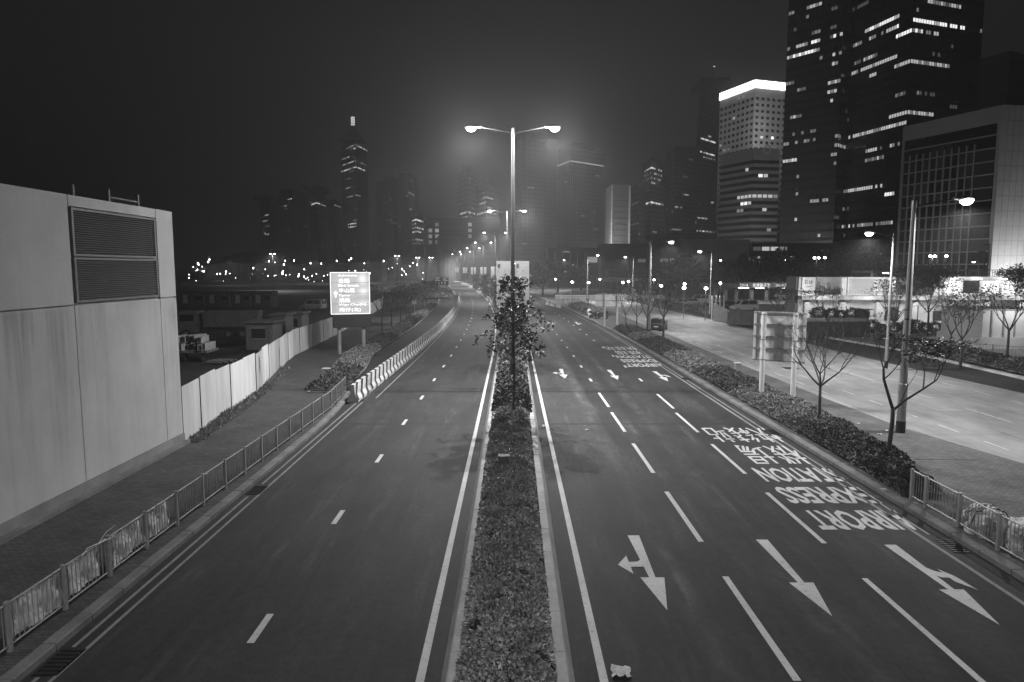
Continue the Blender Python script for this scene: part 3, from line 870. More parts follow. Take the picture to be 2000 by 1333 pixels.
for i, (a, b, mt, l, dn, sz) in enumerate(((24.6, 29.5, LEAF_D, 'dark hedge behind the right kerb round the leaning forked tree', 560, .1), (29.5, 39, LEAF, 'pale leaved hedge behind the right kerb under the back of the road sign', 520, .1),
                                           (39, 47, LEAF_D, 'dark hedge behind the right kerb beyond the road sign posts', 330, .12), (47, 56, LEAF, 'pale hedge behind the right kerb opposite the far road lettering', 260, .13),
                                           (56, 67, LEAF_D, 'dark hedge behind the right kerb beside the far lettering and two saplings', 190, .15), (67, 73, LEAF, 'pale hedge behind the right kerb near the parked car', 160, .16), (73, 82, LEAF_D, 'dark hedge at the far end of the right kerb planting strip', 140, .17))):
    hedge(l, (lambda y: 13.75 + cx(y)) if i == 0 else rb, 2.2 if i == 0 else 2.7, .13, .55, a, b, dn, sz, mt, 20 + i, group='hedges behind the right kerb')
for i, (y0, y1, l) in enumerate(((106, 116, 'nearer low hedge patch past the crossing on the right kerb'), (120, 133, 'farther low hedge patch past the crossing on the right kerb'))):
    hedge(l, lambda y: 15.2 + cx(y) - .3, 3.0, .13, .7, y0, y1, 80, .25, LEAF, 40 + i)


def bedmid(y): return .5 * (float(np.interp(y, [p[1] for p in bedL], [p[0] for p in bedL])) + float(np.interp(y, [p[1] for p in side_poly], [p[0] for p in side_poly])))


for i, (a, b, mt, w, l) in enumerate(((40.2, 49, LEAF_D, 2.3, 'dark ground shrubs at the near tip of the left planting bed'), (49, 62, LEAF, 2.2, 'pale shrubs round the posts of the lit direction sign'), (62, 72, LEAF_D, 2.3, 'dark shrubs in the left bed just past the lit sign'),
                                      (72, 86, LEAF, 2.1, 'pale shrubs in the left bed under the nearest bare tree'), (86, 100, LEAF_D, 2.0, 'dark shrubs in the middle of the left bed'), (100, 112, LEAF, 1.9, 'pale shrubs in the left bed towards the curve'), (112, 135, LEAF_D, 1.3, 'dark shrubs at the far tip of the left bed'))):
    hedge(l, bedmid, w, .1, .5, a, b, 220 if i < 3 else 110, .13 if i < 3 else .19, mt, 60 + i, name='shrub_bed', cat='shrubs', group='shrubs in the left planting bed')
hedge('low rounded hedge island where the left road bends away', lambda y: cx(y) - 13.5, 6, .1, .9, 168, 215, 40, .4, LEAF, 71)
hedge('long dark hedge behind the plaza kerb at the far right', lambda y: float(np.interp(y, [p[1] for p in FK], [p[0] for p in FK])) + 1.5, 2.0, .1, .9, 38, 66, 200, .17, LEAF_D, 72)
hedge('low clipped hedge bordering the far side of the pale service road', lambda y: 31.5, 1.6, .02, .75, 84, 148, 40, .3, LEAF_D, 73)

# ------------------------------------------------------------------ trees


def skeleton(m, tips, p, d, L, r, lev, rr, up=.25, fork=(2, 3), spread=.75):
    q = [p]; dd = d.copy(); seg = 3
    for i in range(seg):
        dd = (dd + Vector((rr.uniform(-.14, .14), rr.uniform(-.14, .14), up * .35))).normalized(); q.append(q[-1] + dd * L / seg)
    m.tube(q, [r, r * .9, r * .78, r * .66], 6 if r > .03 else 4, False)
    if lev == 0 or r < .0035: tips.append((q[-1], dd)); return
    if lev <= 2: tips.append((q[-1], dd))
    nb = rr.randint(*fork); a0 = rr.uniform(0, 6.28)
    for k in range(nb):
        a = a0 + k * 6.283 / nb + rr.uniform(-.4, .4); s = rr.uniform(.6, 1.0) * spread
        h = dd.orthogonal().normalized(); h.rotate(Matrix.Rotation(a, 3, dd))
        nd_ = (dd + h * s + Vector((0, 0, up))).normalized()
        skeleton(m, tips, q[-1], nd_, L * rr.uniform(.6, .85), r * rr.uniform(.52, .68), lev - 1, rr, up, fork, spread)


def tree(label, seed, trunk_h, first_L, lev, r0=.085, leaf_n=0, leaf_size=.16, clus=.3, lean=(0, 0), up=.25, spread=.75, fork=(2, 3), mat=None, nb=4, kind='bare_tree', tip_share=.4, flat=.35, group=None):
    rr = random.Random(seed); o = thing(kind, label, 'tree', local=True, group=group); m = MB(); tips = []
    top = Vector((lean[0], lean[1], trunk_h))
    m.tube([(0, 0, -.1), (lean[0] * .25 + .02, lean[1] * .25, trunk_h * .35), (lean[0] * .6, lean[1] * .6 - .02, trunk_h * .7), top], [r0 * 1.25, r0 * 1.0, r0 * .9, r0 * .85], 8)
    a0 = rr.uniform(0, 6)
    for k in range(nb):
        a = a0 + k * 6.283 / nb + rr.uniform(-.35, .35)
        d = Vector((math.cos(a) * spread * 1.3, math.sin(a) * spread * 1.3, 1)).normalized()
        skeleton(m, tips, top - Vector((0, 0, rr.uniform(0, .2))), d, first_L * rr.uniform(.85, 1.2), r0 * .6, lev, rr, up, fork, spread)
    m.build('trunk', BARK, o, smooth=True)
    if leaf_n:
        nr = np.random.RandomState(seed); P = []; D = []
        pick = [t for t in tips if rr.random() < tip_share]
        for p, d in pick:
            for i in range(leaf_n):
                e = nr.normal(size=3) * clus * np.array([1, 1, flat]); P.append(np.array(p) + e); w = e + np.array(d) * .15 + nr.normal(size=3) * .12; D.append(w / (np.linalg.norm(w) + 1e-6))
        leaves('crown', np.array(P), np.array(D), leaf_size, mat or LEAF_D, o, .4)
    return o


# near right trees
t1 = tree('bare tree with wide vase of thin branches, beside the right road sign', 3, 2.15, 1.2, 5, .078, 0, up=.13, spread=.9, nb=5); place(t1, True, (13.95, 30.5, 0))
t2 = thing('bare_tree', 'leaning forked tree with flat leaf tufts, in front of the nearest right lamp post', 'tree', local=True); m = MB(); tips = []; rr = random.Random(5)
m.tube([(0, 0, -.1), (.08, 0, .8), (.14, 0, 1.7), (.16, .05, 2.2)], [.1, .085, .078, .072], 8)
m.tube([(.16, .05, 2.15), (-.05, .1, 2.8), (-.22, .1, 3.3), (-.25, .1, 3.7)], [.062, .056, .05, .042], 7)
m.tube([(.15, .05, 2.1), (.55, 0, 2.5), (1.15, -.1, 2.95), (1.6, -.15, 3.3)], [.05, .044, .036, .028], 7)
for p, d, L in (((-.25, .1, 3.68), (-.3, .1, 1), .7), ((-.25, .1, 3.68), (.45, .1, 1), .8), ((-.2, .1, 3.3), (.6, -.4, .7), .6), ((1.6, -.15, 3.3), (.6, 0, .8), .5), ((1.15, -.1, 2.95), (.3, .3, 1), .7), ((1.5, -.15, 3.2), (.2, .2, 1), .6), ((.4, 0, 2.35), (.5, .4, 1), .8)):
    skeleton(m, tips, Vector(p), Vector(d).normalized(), L, .026, 4, rr, .2, (2, 2), .6)
m.build('trunk', BARK, t2, smooth=True); P = []; D = []
for p, d in tips:
    if rr.random() < (.34 if p.x > .9 and p.z > 2.8 else .14):
        for i in range(13):
            e = RN.normal(size=3) * .24 * np.array([1, 1, .16]); P.append(np.array(p) + e); w = e + RN.normal(size=3) * .1; D.append(w / np.linalg.norm(w))
leaves('crown', np.array(P), np.array(D), .17, LEAF_D, t2, .35); t2.location = (14.1, 25.1, 0)

LB = [(-14.3, 74.8, 5, 'bare tree nearest the lit sign in the left bed'), (-14.2, 80.3, 6, 'second bare tree behind the lit sign'), (-13.8, 84.5, 7, 'thin bare tree leaning over the left bed, third from the sign'), (-14.2, 91.6, 8, 'small leafy topped tree in the left bed, fourth from the sign'),
      (-15.6, 104, 9, 'fifth tree from the sign in the left bed'), (-15.3, 111, 10, 'dense topped tree near the far tip of the left bed'), (-15.5, 119, 11, 'dark bushy tree second from the far tip of the left bed'), (-16.6, 133, 12, 'last dark tree in the left bed by the far blue sign')]
for i, (x, y, sd, l) in enumerate(LB):
    o = tree(l, sd, 2.2, 1.15, 3 if i < 3 else 2, .085, 14 if i < 3 else 60, .18 if i < 3 else .26, .35 if i < 3 else .6, up=.2, spread=.65, nb=4, tip_share=.25 if i < 3 else .75, group='street trees in the left bed')
    o.location = (x, y, .1); o.scale = (1.0,) * 3
RB = [(14.9, 67, 21, 1.1, 'dark twin-limbed tree in front of the parked car'), (14.3, 72, 22, .95, 'slender tree just left of the parked car'), (14.1, 77, 23, .85, 'small tree with flat tufts by the far signboard back'), (13.4, 80.3, 24, .8, 'thin tree at the end of the right kerb hedge')]
for i, (x, y, sd, sc, l) in enumerate(RB):
    o = tree(l, sd, 2.3, 1.3, 3, .1, 16, .2, .38, up=.22, spread=.6, nb=3, tip_share=.3, group='street trees behind the right kerb'); o.location = (x, y, .1); o.scale = (sc,) * 3
FB = [(33.4, 50.4, 31, 1.1, 'tufted tree by the plaza railing, left of the white utility block'), (39.9, 54.6, 32, 1.2, 'forked bare tree in front of the white utility block'), (36.2, 56, 33, 1.0, 'slim bare tree between the plaza hedge and the lit arcade'), (34.8, 62, 34, 1.25, 'many-branched tree before the lit arcade entrance'),
      (37, 66, 35, 1.1, 'low tree with layered tufts beside the dark ramp wall'), (32.5, 70, 36, 1.0, 'bare tree in front of the dark ramp wall'), (30.5, 78, 37, 1.1, 'bare tree behind the road sign back'), (44, 72, 38, 1.4, 'leafy tree in front of the stone mural'), (51, 66, 39, 1.35, 'leafy tree under the bright shop lights at far right')]
for i, (x, y, sd, sc, l) in enumerate(FB):
    o = tree(l, sd, 2.0, 1.2, 3, .08, 15 if i < 7 else 50, .2, .35, up=.24, spread=.6, nb=4, tip_share=.3 if i < 7 else .7, mat=LEAF_D, group='trees on the plaza edge'); o.location = (x, y, .1); o.scale = (sc,) * 3

# median tree: slim trunk and an open crown of large leaves in whorls


def median_tree(label, seed, H, rad, zlow, nwh, size, group=None, gap=True):
    rr = random.Random(seed); nr = np.random.RandomState(seed); o = thing('leafy_tree', label, 'tree', local=True, group=group); m = MB()
    m.tube([(0, 0, .1), (.03, 0, H * .3), (-.03, 0, H * .6), (0, 0, H * .95)], [.075, .06, .04, .012], 7); P = []; D = []
    for k in range(nwh):
        f = rr.random(); z = zlow + (H - zlow) * f; a = rr.uniform(0, 6.283); R_ = rad * (1.2 - .9 * f) * (.8 if f < .1 else 1) * math.sqrt(rr.uniform(.1, 1)) * (1 + .3 * math.sin(a * 3 + f * 9 + seed)) * (1.35 if rr.random() < .12 else 1)
        if gap and math.sin(a) < -.2 and abs(math.cos(a)) < .35: continue
        tip = Vector((R_ * math.cos(a), R_ * math.sin(a), z)); b = Vector((0, 0, max(zlow * .8, z - R_ * .55)))
        if rr.random() < .6: m.tube([b, b.lerp(tip, .55) + Vector((0, 0, -.05)), tip], [.018, .012, .006], 4, False)
        for i in range(rr.randint(7, 13)):
            w = nr.normal(size=3) * np.array([1, 1, .65]); w /= np.linalg.norm(w); P.append(np.array(tip) + w * .05); D.append(w)
    m.build('trunk', BARK, o, smooth=True); leaves('crown', np.array(P), np.array(D), size, LEAF_T, o, .42)
    return o


place(median_tree('slim leafy tree on the median in front of the double lamp post', 4, 6.8, 1.45, 3.0, 215, .2), True, (.08, 31.9, .2))
place(median_tree('bushy leafy tree on the median just behind the double lamp post', 8, 7.3, 1.6, 3.2, 150, .23, gap=False), True, (.1, 46.5, .2))
pt = [median_tree('small leafy tree standing on the far curve of the median', 50 + i, 5.2, 1.5, 1.6, 70, .5, 'small trees on the far median') for i in range(3)]
y = 66; i = 0
while y < 330:
    place(pt[i % 3], i < 3, (cx(y) + R.uniform(-.3, .3), y, .2), R.uniform(0, 6), f'{NTH[i]} small leafy tree along the far median, counted from the lamp post', R.uniform(.8, 1.15)); y += R.uniform(9, 13) * (1 + y / 500); i += 1


def dome_tree(label, seed, h, rad, n=1700, size=.6, group=None):
    rr = random.Random(seed); nr = np.random.RandomState(seed); o = thing('dense_tree', label, 'tree', local=True, group=group); m = MB()
    m.tube([(0, 0, -.1), (.1, 0, h * .25), (0, .1, h * .5)], [.28, .22, .15], 7); cl = []
    for k in range(11):
        a = rr.uniform(0, 6.283); q = rad * math.sqrt(rr.random()) * .8; z = h * rr.uniform(.45, .85); cl.append((q * math.cos(a), q * math.sin(a), z))
        m.tube([(0, .05, h * .35), (q * math.cos(a) * .5, q * math.sin(a) * .5, z * .8), cl[-1]], [.12, .08, .03], 5, False)
    m.build('trunk', BARK, o, smooth=True); c = np.array(cl)[nr.randint(0, 11, n)]; e = nr.normal(size=(n, 3)); e /= np.linalg.norm(e, axis=1)[:, None]
    P = c + e * rad * .42 * nr.uniform(.5, 1.05, n)[:, None] * np.array([1, 1, .75]); D = e + nr.normal(size=(n, 3)) * .5; D /= np.linalg.norm(D, axis=1)[:, None]
    leaves('crown', P, D, size, LEAF_D, o, .6); return o


dt = [dome_tree('dense dark tree', 80 + i, 8, 4.5) for i in range(3)]
for i, (px_, d, sc, l) in enumerate(((1322, 170, 1.35, 'largest dark domed tree left of the low concrete halls'), (1285, 185, 1.1, 'dark domed tree beside the round plaza lamps'), (1405, 190, 1.2, 'dark tree behind the pale lettered canopy'), (1450, 185, 1.3, 'dark tree under the banded hotel block'), (1500, 200, 1.6, 'tall dark tree in front of the left glass tower'),
                                     (1545, 190, 1.5, 'dark tree between the two glass towers'), (1610, 180, 1.5, 'dark tree behind the cluster of three plaza lamps'), (1660, 175, 1.6, 'dark tree left of the long window grid building'), (1700, 165, 1.3, 'dark tree beneath the grid building corner'), (1090, 210, 1.2, 'dark tree at the end of the right road'),
                                     (1060, 190, 1.1, 'dark tree half hidden behind the median tree'), (1135, 230, 1.2, 'dark tree before the low museum block'), (1210, 235, .9, 'dark tree by the long white canopy'))):
    p = at(px_, 525, d); o = place(dt[i % 3], i < 3, (p.x, d, 0), R.uniform(0, 6), l, sc); o['group'] = 'dark trees in front of the low halls'

# ------------------------------------------------------------------ street lamps


def lamp_post(label, H, arms, power, r0=.17, group=None, base=True, name='street_lamp', glow=False, pm=None):
    """tapered pole, arms towards given (dx) sides, a lantern with glowing lens on each, and its light"""
    o = thing(name, label, 'street lamp', local=True, group=group)
    MB().tube([(0, 0, 0), (0, 0, 2.2), (0, 0, 2.25), (0, 0, H)], [r0, r0, r0 * .86, r0 * .5], 10).build('pole', pm or POLE, o)
    if base: MB().tube([(0, 0, 0), (0, 0, .55)], [r0 * 1.06, r0 * 1.06], 10).build('pole_base', DARKM, o)
    MB().tube([(0, 0, H - .06), (0, 0, H + .22)], [r0 * .62, r0 * .55], 8).build('pole_cap', GALVD, o)
    for dx in arms:
        s = 1 if dx > 0 else -1; a = abs(dx)
        MB().tube([(0, 0, H - .05), (s * a * .3, 0, H + .1), (s * a * .72, 0, H + .28)], [.055, .045, .035], 6).build('arm', POLE, o)
        m = MB(); x0, x1 = a * .7, a * 1.08; zz = H + .3; ring = []
        for i in range(6):
            f = i / 5; x = x0 + (x1 - x0) * f; w = .06 + .11 * math.sin(math.pi * min(1, .15 + f * .8)); hh = .04 + .075 * math.sin(math.pi * min(1, .1 + f * .8))
            ring.append([(s * x, w * math.cos(t_), zz + .03 * f + hh * math.sin(t_)) for t_ in [k * math.pi / 4 for k in range(8)]])
        for rg in ring: m.v += rg
        for i in range(5):
            for k in range(8): m.f.append((i * 8 + k, i * 8 + (k + 1) % 8, i * 8 + 8 + (k + 1) % 8, i * 8 + 8 + k))
        m.f += [tuple(range(8)), tuple(range(40, 48))]
        hd_ = m.build('lantern', GALVD, o, smooth=True)
        l = MB(); xc = s * (x0 + (x1 - x0) * .62); vs = []
        for j, (q, z) in enumerate(((1, 0), (.85, -.1), (.5, -.19))):
            vs += [(xc + .3 * q * math.cos(t_), .2 * q * math.sin(t_), zz - .07 + z) for t_ in [k * math.pi / 5 for k in range(10)]]
        l.v = vs; l.f = [(j * 10 + k, j * 10 + (k + 1) % 10, j * 10 + 10 + (k + 1) % 10, j * 10 + 10 + k) for j in range(2) for k in range(10)] + [tuple(range(20, 30))]
        l.build('lens', LENS, hd_)
        if power:
            spot('lamp_light', (xc, 0, zz - .36), power, o, 176, .8, (s * .06, 0, -1), .16)
            if not glow: continue
            pl = bpy.data.lights.new('lens_glow', 'POINT'); pl.energy = power * .5; pl.shadow_soft_size = .12; po = bpy.data.objects.new('lens_glow', pl); COL.objects.link(po); po.location = (xc, 0, zz - .4); po.parent = o
    return o


ORD = ['nearest', 'second', 'third', 'fourth', 'fifth', 'sixth', 'seventh', 'eighth', 'ninth', 'tenth', 'eleventh', 'twelfth']
dl = lamp_post('x', 15.1, (-2.6, 2.6), LAMP_W * .72, .17, 'double-arm street lamps along the median', glow=True)
dlf = lamp_post('x', 15.1, (-2.6, 2.6), LAMP_W * 1.15, .17, 'double-arm street lamps along the median')
dln = lamp_post('double-arm street lamp just behind the viewer on the median', 15.1, (-2.6, 2.6), LAMP_W * 1.3, .17, 'double-arm street lamps along the median'); dln.location = (0, -17.5, .2)
ly = [40.8, 98, 157, 215, 272, 330, 388, 446, 504, 562, 640, 720]
for i, y in enumerate(ly):
    p = place(dl if i < 2 else dlf, i in (0, 2), (cx(y) + .05, y, .2), math.atan2(cx(y - 3) - cx(y + 3), 6), f'{ORD[i]} double-arm street lamp along the median, counted from the viewer')
# pairs of boards on the first median posts
for i, yp in enumerate(ly[:7]):
    for s in (-1, 1):
        y = yp; x = cx(y) + .05; o = thing('lamp_post_banner', f'white printed board on the {"left" if s < 0 else "right"} of the {ORD[i]} median lamp post', 'banner', (x + s * .5, y + .5, 5.3), 'printed boards on the median lamp posts')
        x0, x1 = sorted((x + s * .14, x + s * .98)); y = y + .6; MB().box(x0, x1, y - .12, y - .09, 5.2, 7.85).build('board', M('banner_board', .8, .6, .08), o)
        m = MB()
        for z in (5.22, 7.82): m.tube([(x + s * .02, y - .6, z), (x + s * .05, y - .07, z), (x + s * 1.0, y - .07, z)], .025, 5)
        m.build('bracket', GALV, o)
        if i < 2:
            m = MB(); rr = random.Random(3 + i); m.quad((x0 + .08, y - .125, 7.5), (x0 + .22, y - .125, 7.5), (x0 + .22, y - .125, 7.68), (x0 + .08, y - .125, 7.68))
            for k in range(9):
                a, b, w = rr.uniform(x0 + .08, x1 - .12), rr.uniform(5.6, 7.5), .05; m.quad((a, y - .125, b), (a + w, y - .125, b + .02), (a + w, y - .125, b + .06), (a, y - .125, b + .05))
            for k in range(3): m.quad((x0 + .2, y - .125, 6.85 - k * .28), (x1 - .2, y - .125, 6.85 - k * .28), (x1 - .2, y - .125, 6.9 - k * .28), (x0 + .2, y - .125, 6.9 - k * .28))
            m.build('print', M('grey_print', .2), o)

rl = lamp_post('x', 10.0, (2.4,), LAMP_W * .42, .19, 'single-arm lamps along the service road', pm=GALV)
rl2 = lamp_post('x', 9.6, (-1.9,), LAMP_W * .42, .13, 'single-arm lamps along the service road', pm=GALV)
for i, (x, y, l) in enumerate(((17.35, 29.9, 'tall single-arm street lamp behind the forked tree, its head to the right'), (15.3, 76, 'single-arm street lamp beside the parked car'), (16.7, 152, 'single-arm street lamp at the far bend near the motorcycles'), (17.5, -14, 'single-arm street lamp on the right pavement behind the viewer'), (15.6, 235, 'single-arm street lamp far off beyond the right road'))):
    place(rl, i == 0, (x, y, .1), 0, l)
for i, (x, y, l) in enumerate(((27.55, 49.8, 'single-arm street lamp with its head to the left, in front of the murals'), (29.6, 102, 'single-arm street lamp beside the rubbish skip, head to the left'), (26.5, 150, 'single-arm street lamp beyond the far signboard, head to the left'), (29.5, 3, 'single-arm street lamp outside the right edge of the view'))):
    place(rl2, i == 0, (x, y, .1), 0, l)
# tall lamps over the site at the left
sl = lamp_post('x', 12.0, (.7, -.7), LAMP_W * .5, .13, 'lamps across the building site', False)
for i, (px_, d, l, sc) in enumerate(((533, 225, 'tall lamp standing alone over the dark site', 1), (776, 260, 'tall lamp to the right of the lit direction sign', 1), (816, 300, 'tall lamp near the far bend of the left road', 1), (842, 300, 'tall lamp closest to the far blue sign', 1.0))):
    place(sl, i == 0, (at(px_, 525, d).x, d, 0), .2, l, sc)


def post_top(label, H, power, group, twin=False):
    o = thing('plaza_lamp', label, 'lamp', local=True, group=group); MB().tube([(0, 0, 0), (0, 0, H)], [.07, .045], 6).build('pole', GALVD, o)
    for s in ((-1, 1) if twin else (0,)):
        x = s * .55
        if s: MB().tube([(0, 0, H - .1), (x, 0, H + .05)], .03, 5).build('arm', GALVD, o)
        h = MB().tube([(x, 0, H), (x, 0, H + .1), (x, 0, H + .3), (x, 0, H + .42)], [.1, .26, .24, .05], 8).build('lamp_head', LENS_FAR, o)
        MB().tube([(x, 0, H + .4), (x, 0, H + .52)], [.27, .06], 8).build('lamp_cap', GALVD, h)
    if power: spot('lamp_light', (0, 0, H - .12), power, o, 170, .4)
    return o


PG = 'small lamps about the plaza and halls'
p1 = post_top('x', 4.4, 420, PG); p2 = post_top('x', 4.4, 0, PG); p3 = post_top('x', 9.5, 1500, PG, True); p4 = post_top('x', 9.5, 0, PG)
for i, (px_, py_, pr_, l) in enumerate(((1172, 545, 0, 'small bright lamp left end of the long white canopy'), (1217, 551, 0, 'small lamp under the middle of the long white canopy'), (1228, 549, 1, 'small lamp under the right part of the long white canopy'), (1270, 548, 0, 'left lamp of a close pair before the dome tree'), (1278, 546, 1, 'right lamp of a close pair before the dome tree'), (1338, 554, 1, 'upper lamp of two beyond the skip'), (1337, 561, 0, 'lower lamp of two beyond the skip'),
                                        (1380, 562, 1, 'small lamp left of the rubbish skip lamp post'), (1408, 552, 1, 'small lamp above the pale lettered canopy'), (1150, 551, 0, 'small lamp below the lit stair tower'), (1118, 550, 0, 'small lamp under the dark museum block'), (1292, 557, 0, 'small lamp above the parked car'), (1555, 577, 1, 'small lamp behind the road sign back'), (1580, 573, 1, 'small lamp in front of the first poster'), (1085, 545, 0, 'small lamp just right of the median tree'), (1640, 590, 0, 'small lamp before the arcade'), (1058, 540, 0, 'small lamp beside the median tree crown'))):
    y = (CAM_H - 4.7) * FPX / (py_ - 525); sc = 1.0
    if y < 95: y = 112; sc = Zat(py_, y) / 4.7
    place(p1 if pr_ else p2, l.startswith('small bright') or l.startswith('small lamp under the right'), (at(px_, 525, y).x, y, 0), 0, l, sc)
for i, (px_, d, k, l) in enumerate(((1594, 150, 3, 'leftmost of the cluster of tall plaza lamps by the murals'), (1610, 146, 4, 'rightmost of the cluster of tall plaza lamps by the murals'), (1820, 128, 3, 'twin plaza lamp before the window grid building'), (1847, 128, 4, 'single tall lamp before the window grid building'), (1407, 195, 4, 'tall lamp behind the lettered canopy'), (1532, 190, 4, 'tall lamp behind the first poster'), (1047, 300, 4, 'tall lamp far off right of the median'), (1005, 320, 4, 'tall lamp far off behind the median post'))):
    place(p3 if k == 3 else p4, i in (0, 1), (at(px_, 525, d).x, d, 0), .3, l)
# lamps twinkling along the waterfront
fl = thing('distant_lamp', 'tiny lamp far off along the waterfront at left', 'lamp', local=True, group='waterfront lamps in the far distance')
MB().tube([(0, 0, 0), (0, 0, 8)], .12, 5).build('pole', GALVD, fl); MB().tube([(0, 0, 7.9), (0, 0, 8.1), (0, 0, 8.6), (0, 0, 8.9)], [.15, .3, .3, .1], 8).build('lamp_head', emit('far_lamp_lens', 18), fl)
rr = random.Random(12)
for i in range(165):
    f = rr.random(); px_ = 365 + (880 - 365) * (f if i % 3 else rr.uniform(.3, .7)); d = rr.uniform(300, 680)
    place(fl, i == 0, (at(px_, 525, d).x, d, rr.uniform(-3, 1.5) if d < 420 else rr.uniform(-2, 5)), 0, None, rr.choice((.28, .35, .45, .55, .75, 1.1)) * (d / 480) ** .5)
for px_, d in ((450, 310), (620, 330), (720, 350), (840, 420)):
    spot('waterfront_light', (at(px_, 525, d).x, d, 11), 3500, None, 170, .4)

for i, (a_, b_, t_, d, l) in enumerate(((395, 470, 517, 420, 'long low pale shed at the left of the waterfront'), (500, 560, 515, 460, 'low pale shed in the middle of the waterfront lamps'), (565, 640, 518, 430, 'low shed right of the tall lamp on the waterfront'), (716, 745, 513, 400, 'small pale shed just right of the lit direction sign'), (640, 700, 514, 520, 'dim shed behind the lit direction sign'))):
    xa, xb = at(a_, 525, d).x, at(b_, 525, d).x; o = thing('waterfront_shed', l, 'shed', ((xa + xb) / 2, d, 0)); MB().box(xa, xb, d, d + 15, 0, Zat(t_, d)).build('wall', M('shed_wall', .35), o); MB().box(xa - .6, xb + .6, d - .6, d + 15.6, Zat(t_, d) + .01, Zat(t_, d) + .5).build('roof', GALVD, o)

# ------------------------------------------------------------------ signs
ls = thing('direction_sign', 'brightly lit direction sign with bilingual place names on two grey posts', 'road sign', (-13.8, 58.6, 0))
A, B = Vector((-15.3, 57.6)), Vector((-12.2, 58.7)); ux = (B - A).normalized(); nn = Vector((ux.y, -ux.x)); wS = (B - A).length
pt_ = lambda u, z, o=0.0: (A.x + ux.x * u * wS + nn.x * o, A.y + ux.y * u * wS + nn.y * o, z)
z0s, z1s = Zat(614, 58.1), Zat(532, 58.1)
SF = bpy.data.materials.new('lit_sign_face'); SF.use_nodes = True; t = SF.node_tree; b = t.nodes['Principled BSDF']; b.inputs['Base Color'].default_value = (.1, .1, .1, 1)
w_ = pos(t); sep = nd(t, 'ShaderNodeSeparateXYZ'); t.links.new(w_, sep.inputs[0])
# hot spots painted into the face's own glow, as if tubes sat behind
def blob(xc, zc, rx, rz):
    dx = math_n(t, 'DIVIDE', math_n(t, 'SUBTRACT', sep.outputs[0], xc), rx); dz = math_n(t, 'DIVIDE', math_n(t, 'SUBTRACT', sep.outputs[2], zc), rz)
    return math_n(t, 'EXPONENT', math_n(t, 'MULTIPLY', math_n(t, 'ADD', math_n(t, 'MULTIPLY', dx, dx), math_n(t, 'MULTIPLY', dz, dz)), -1.0))
g = math_n(t, 'ADD', math_n(t, 'ADD', math_n(t, 'MULTIPLY', blob(-12.75, 6.5, .35, .45), .5), math_n(t, 'MULTIPLY', blob(-12.7, 5.45, .35, .3), .5)), math_n(t, 'MULTIPLY', blob(-12.75, 4.5, .9, .2), .22))
g = math_n(t, 'ADD', g, ramp(t, noise(t, w_, .9, 3), .3, .7, .4, .58))
t.links.new(g, b.inputs['Emission Strength']); b.inputs['Emission Color'].default_value = (1, 1, 1, 1); SF.cycles.emission_sampling = 'NONE'
ST_ = emit('lit_sign_lettering', 1.2); SB = emit('lit_sign_border', 1.3)


def sbox(m, u0, u1, z0, z1, o0, o1):
    P = [pt_(u0, z0, o0), pt_(u1, z0, o0), pt_(u1, z0, o1), pt_(u0, z0, o1), pt_(u0, z1, o0), pt_(u1, z1, o0), pt_(u1, z1, o1), pt_(u0, z1, o1)]
    return m.add(P, [(0, 1, 2, 3), (4, 7, 6, 5), (0, 4, 5, 1), (1, 5, 6, 2), (2, 6, 7, 3), (3, 7, 4, 0)])


sbox(MB(), 0, 1, z0s, z1s, -.35, 0).build('sign_box', GALVD, ls)
for i in range(4):
    za = z0s + (z1s - z0s) * i / 4; zb = z0s + (z1s - z0s) * (i + 1) / 4
    if i == 1: za0 = zb
    sbox(MB(), .02, .98, za + .012, zb - .012, 0, .02).build('face_panel', SF, ls)
m = MB(); sbox(m, 0, 1, z1s - .05, z1s, .021, .04); sbox(m, 0, 1, z0s, z0s + .05, .021, .04); sbox(m, 0, .016, z0s + .05, z1s - .05, .021, .04); sbox(m, .984, 1, z0s + .05, z1s - .05, .021, .04)
m.build('border', SB, ls)
sbox(MB(), .05, 1.02, Zat(640, 58.1), z0s - .02, -.3, .25).build('lamp_gantry_box', DARKM, ls)
for u in (.2, .82):
    p = pt_(u, 0, -.2); MB().tube([(p[0], p[1], 0), (p[0], p[1], z0s + .3)], .17, 12).build('post', GALV, ls)
hS = z1s - z0s
for body, u0, u1, f0, f1 in (('Admiralty', .2, .69, .885, .945), ('金鐘', .205, .49, .745, .85), ('Mid-levels', .2, .72, .655, .715), ('半山區', .21, .62, .515, .62), ('Tamar', .2, .51, .425, .478), ('添馬', .21, .49, .28, .385), ('Wan Chai(N)', .2, .9, .19, .26), ('灣仔(北)', .21, .76, .05, .155)):
    text_on('lettering', body, pt_(u0, z0s + hS * f0, .03), (ux.x, ux.y, 0), (0, 0, 1), (u1 - u0) * wS, (f1 - f0) * hS, ST_, ls)
m = MB(); m.add([pt_(u, z0s + hS * f, .03) for u, f in ((.115, .4), (.145, .4), (.145, .5), (.175, .48), (.185, .5), (.13, .56), (.075, .5), (.085, .48), (.115, .5))], [(0, 1, 2, 8), (2, 3, 4), (2, 4, 5), (8, 2, 5), (6, 7, 8), (5, 6, 8)]); m.build('arrow', ST_, ls)
spot('sign_spill', (-12.9, 57.0, 4.9), 60, None, 160, .5, (.1, -1, -.4))

bs = thing('road_sign', 'back of a tall road sign on two white posts, behind the right hedge', 'road sign', (14.3, 36.3, 0))
A2, B2 = Vector((13.1, 37.1)), Vector((15.35, 35.6)); ux2 = (B2 - A2).normalized(); n2 = Vector((-ux2.y, ux2.x)); w2 = (B2 - A2).length
pb = lambda u, z, o: (A2.x + ux2.x * u * w2 + n2.x * o, A2.y + ux2.y * u * w2 + n2.y * o, z)


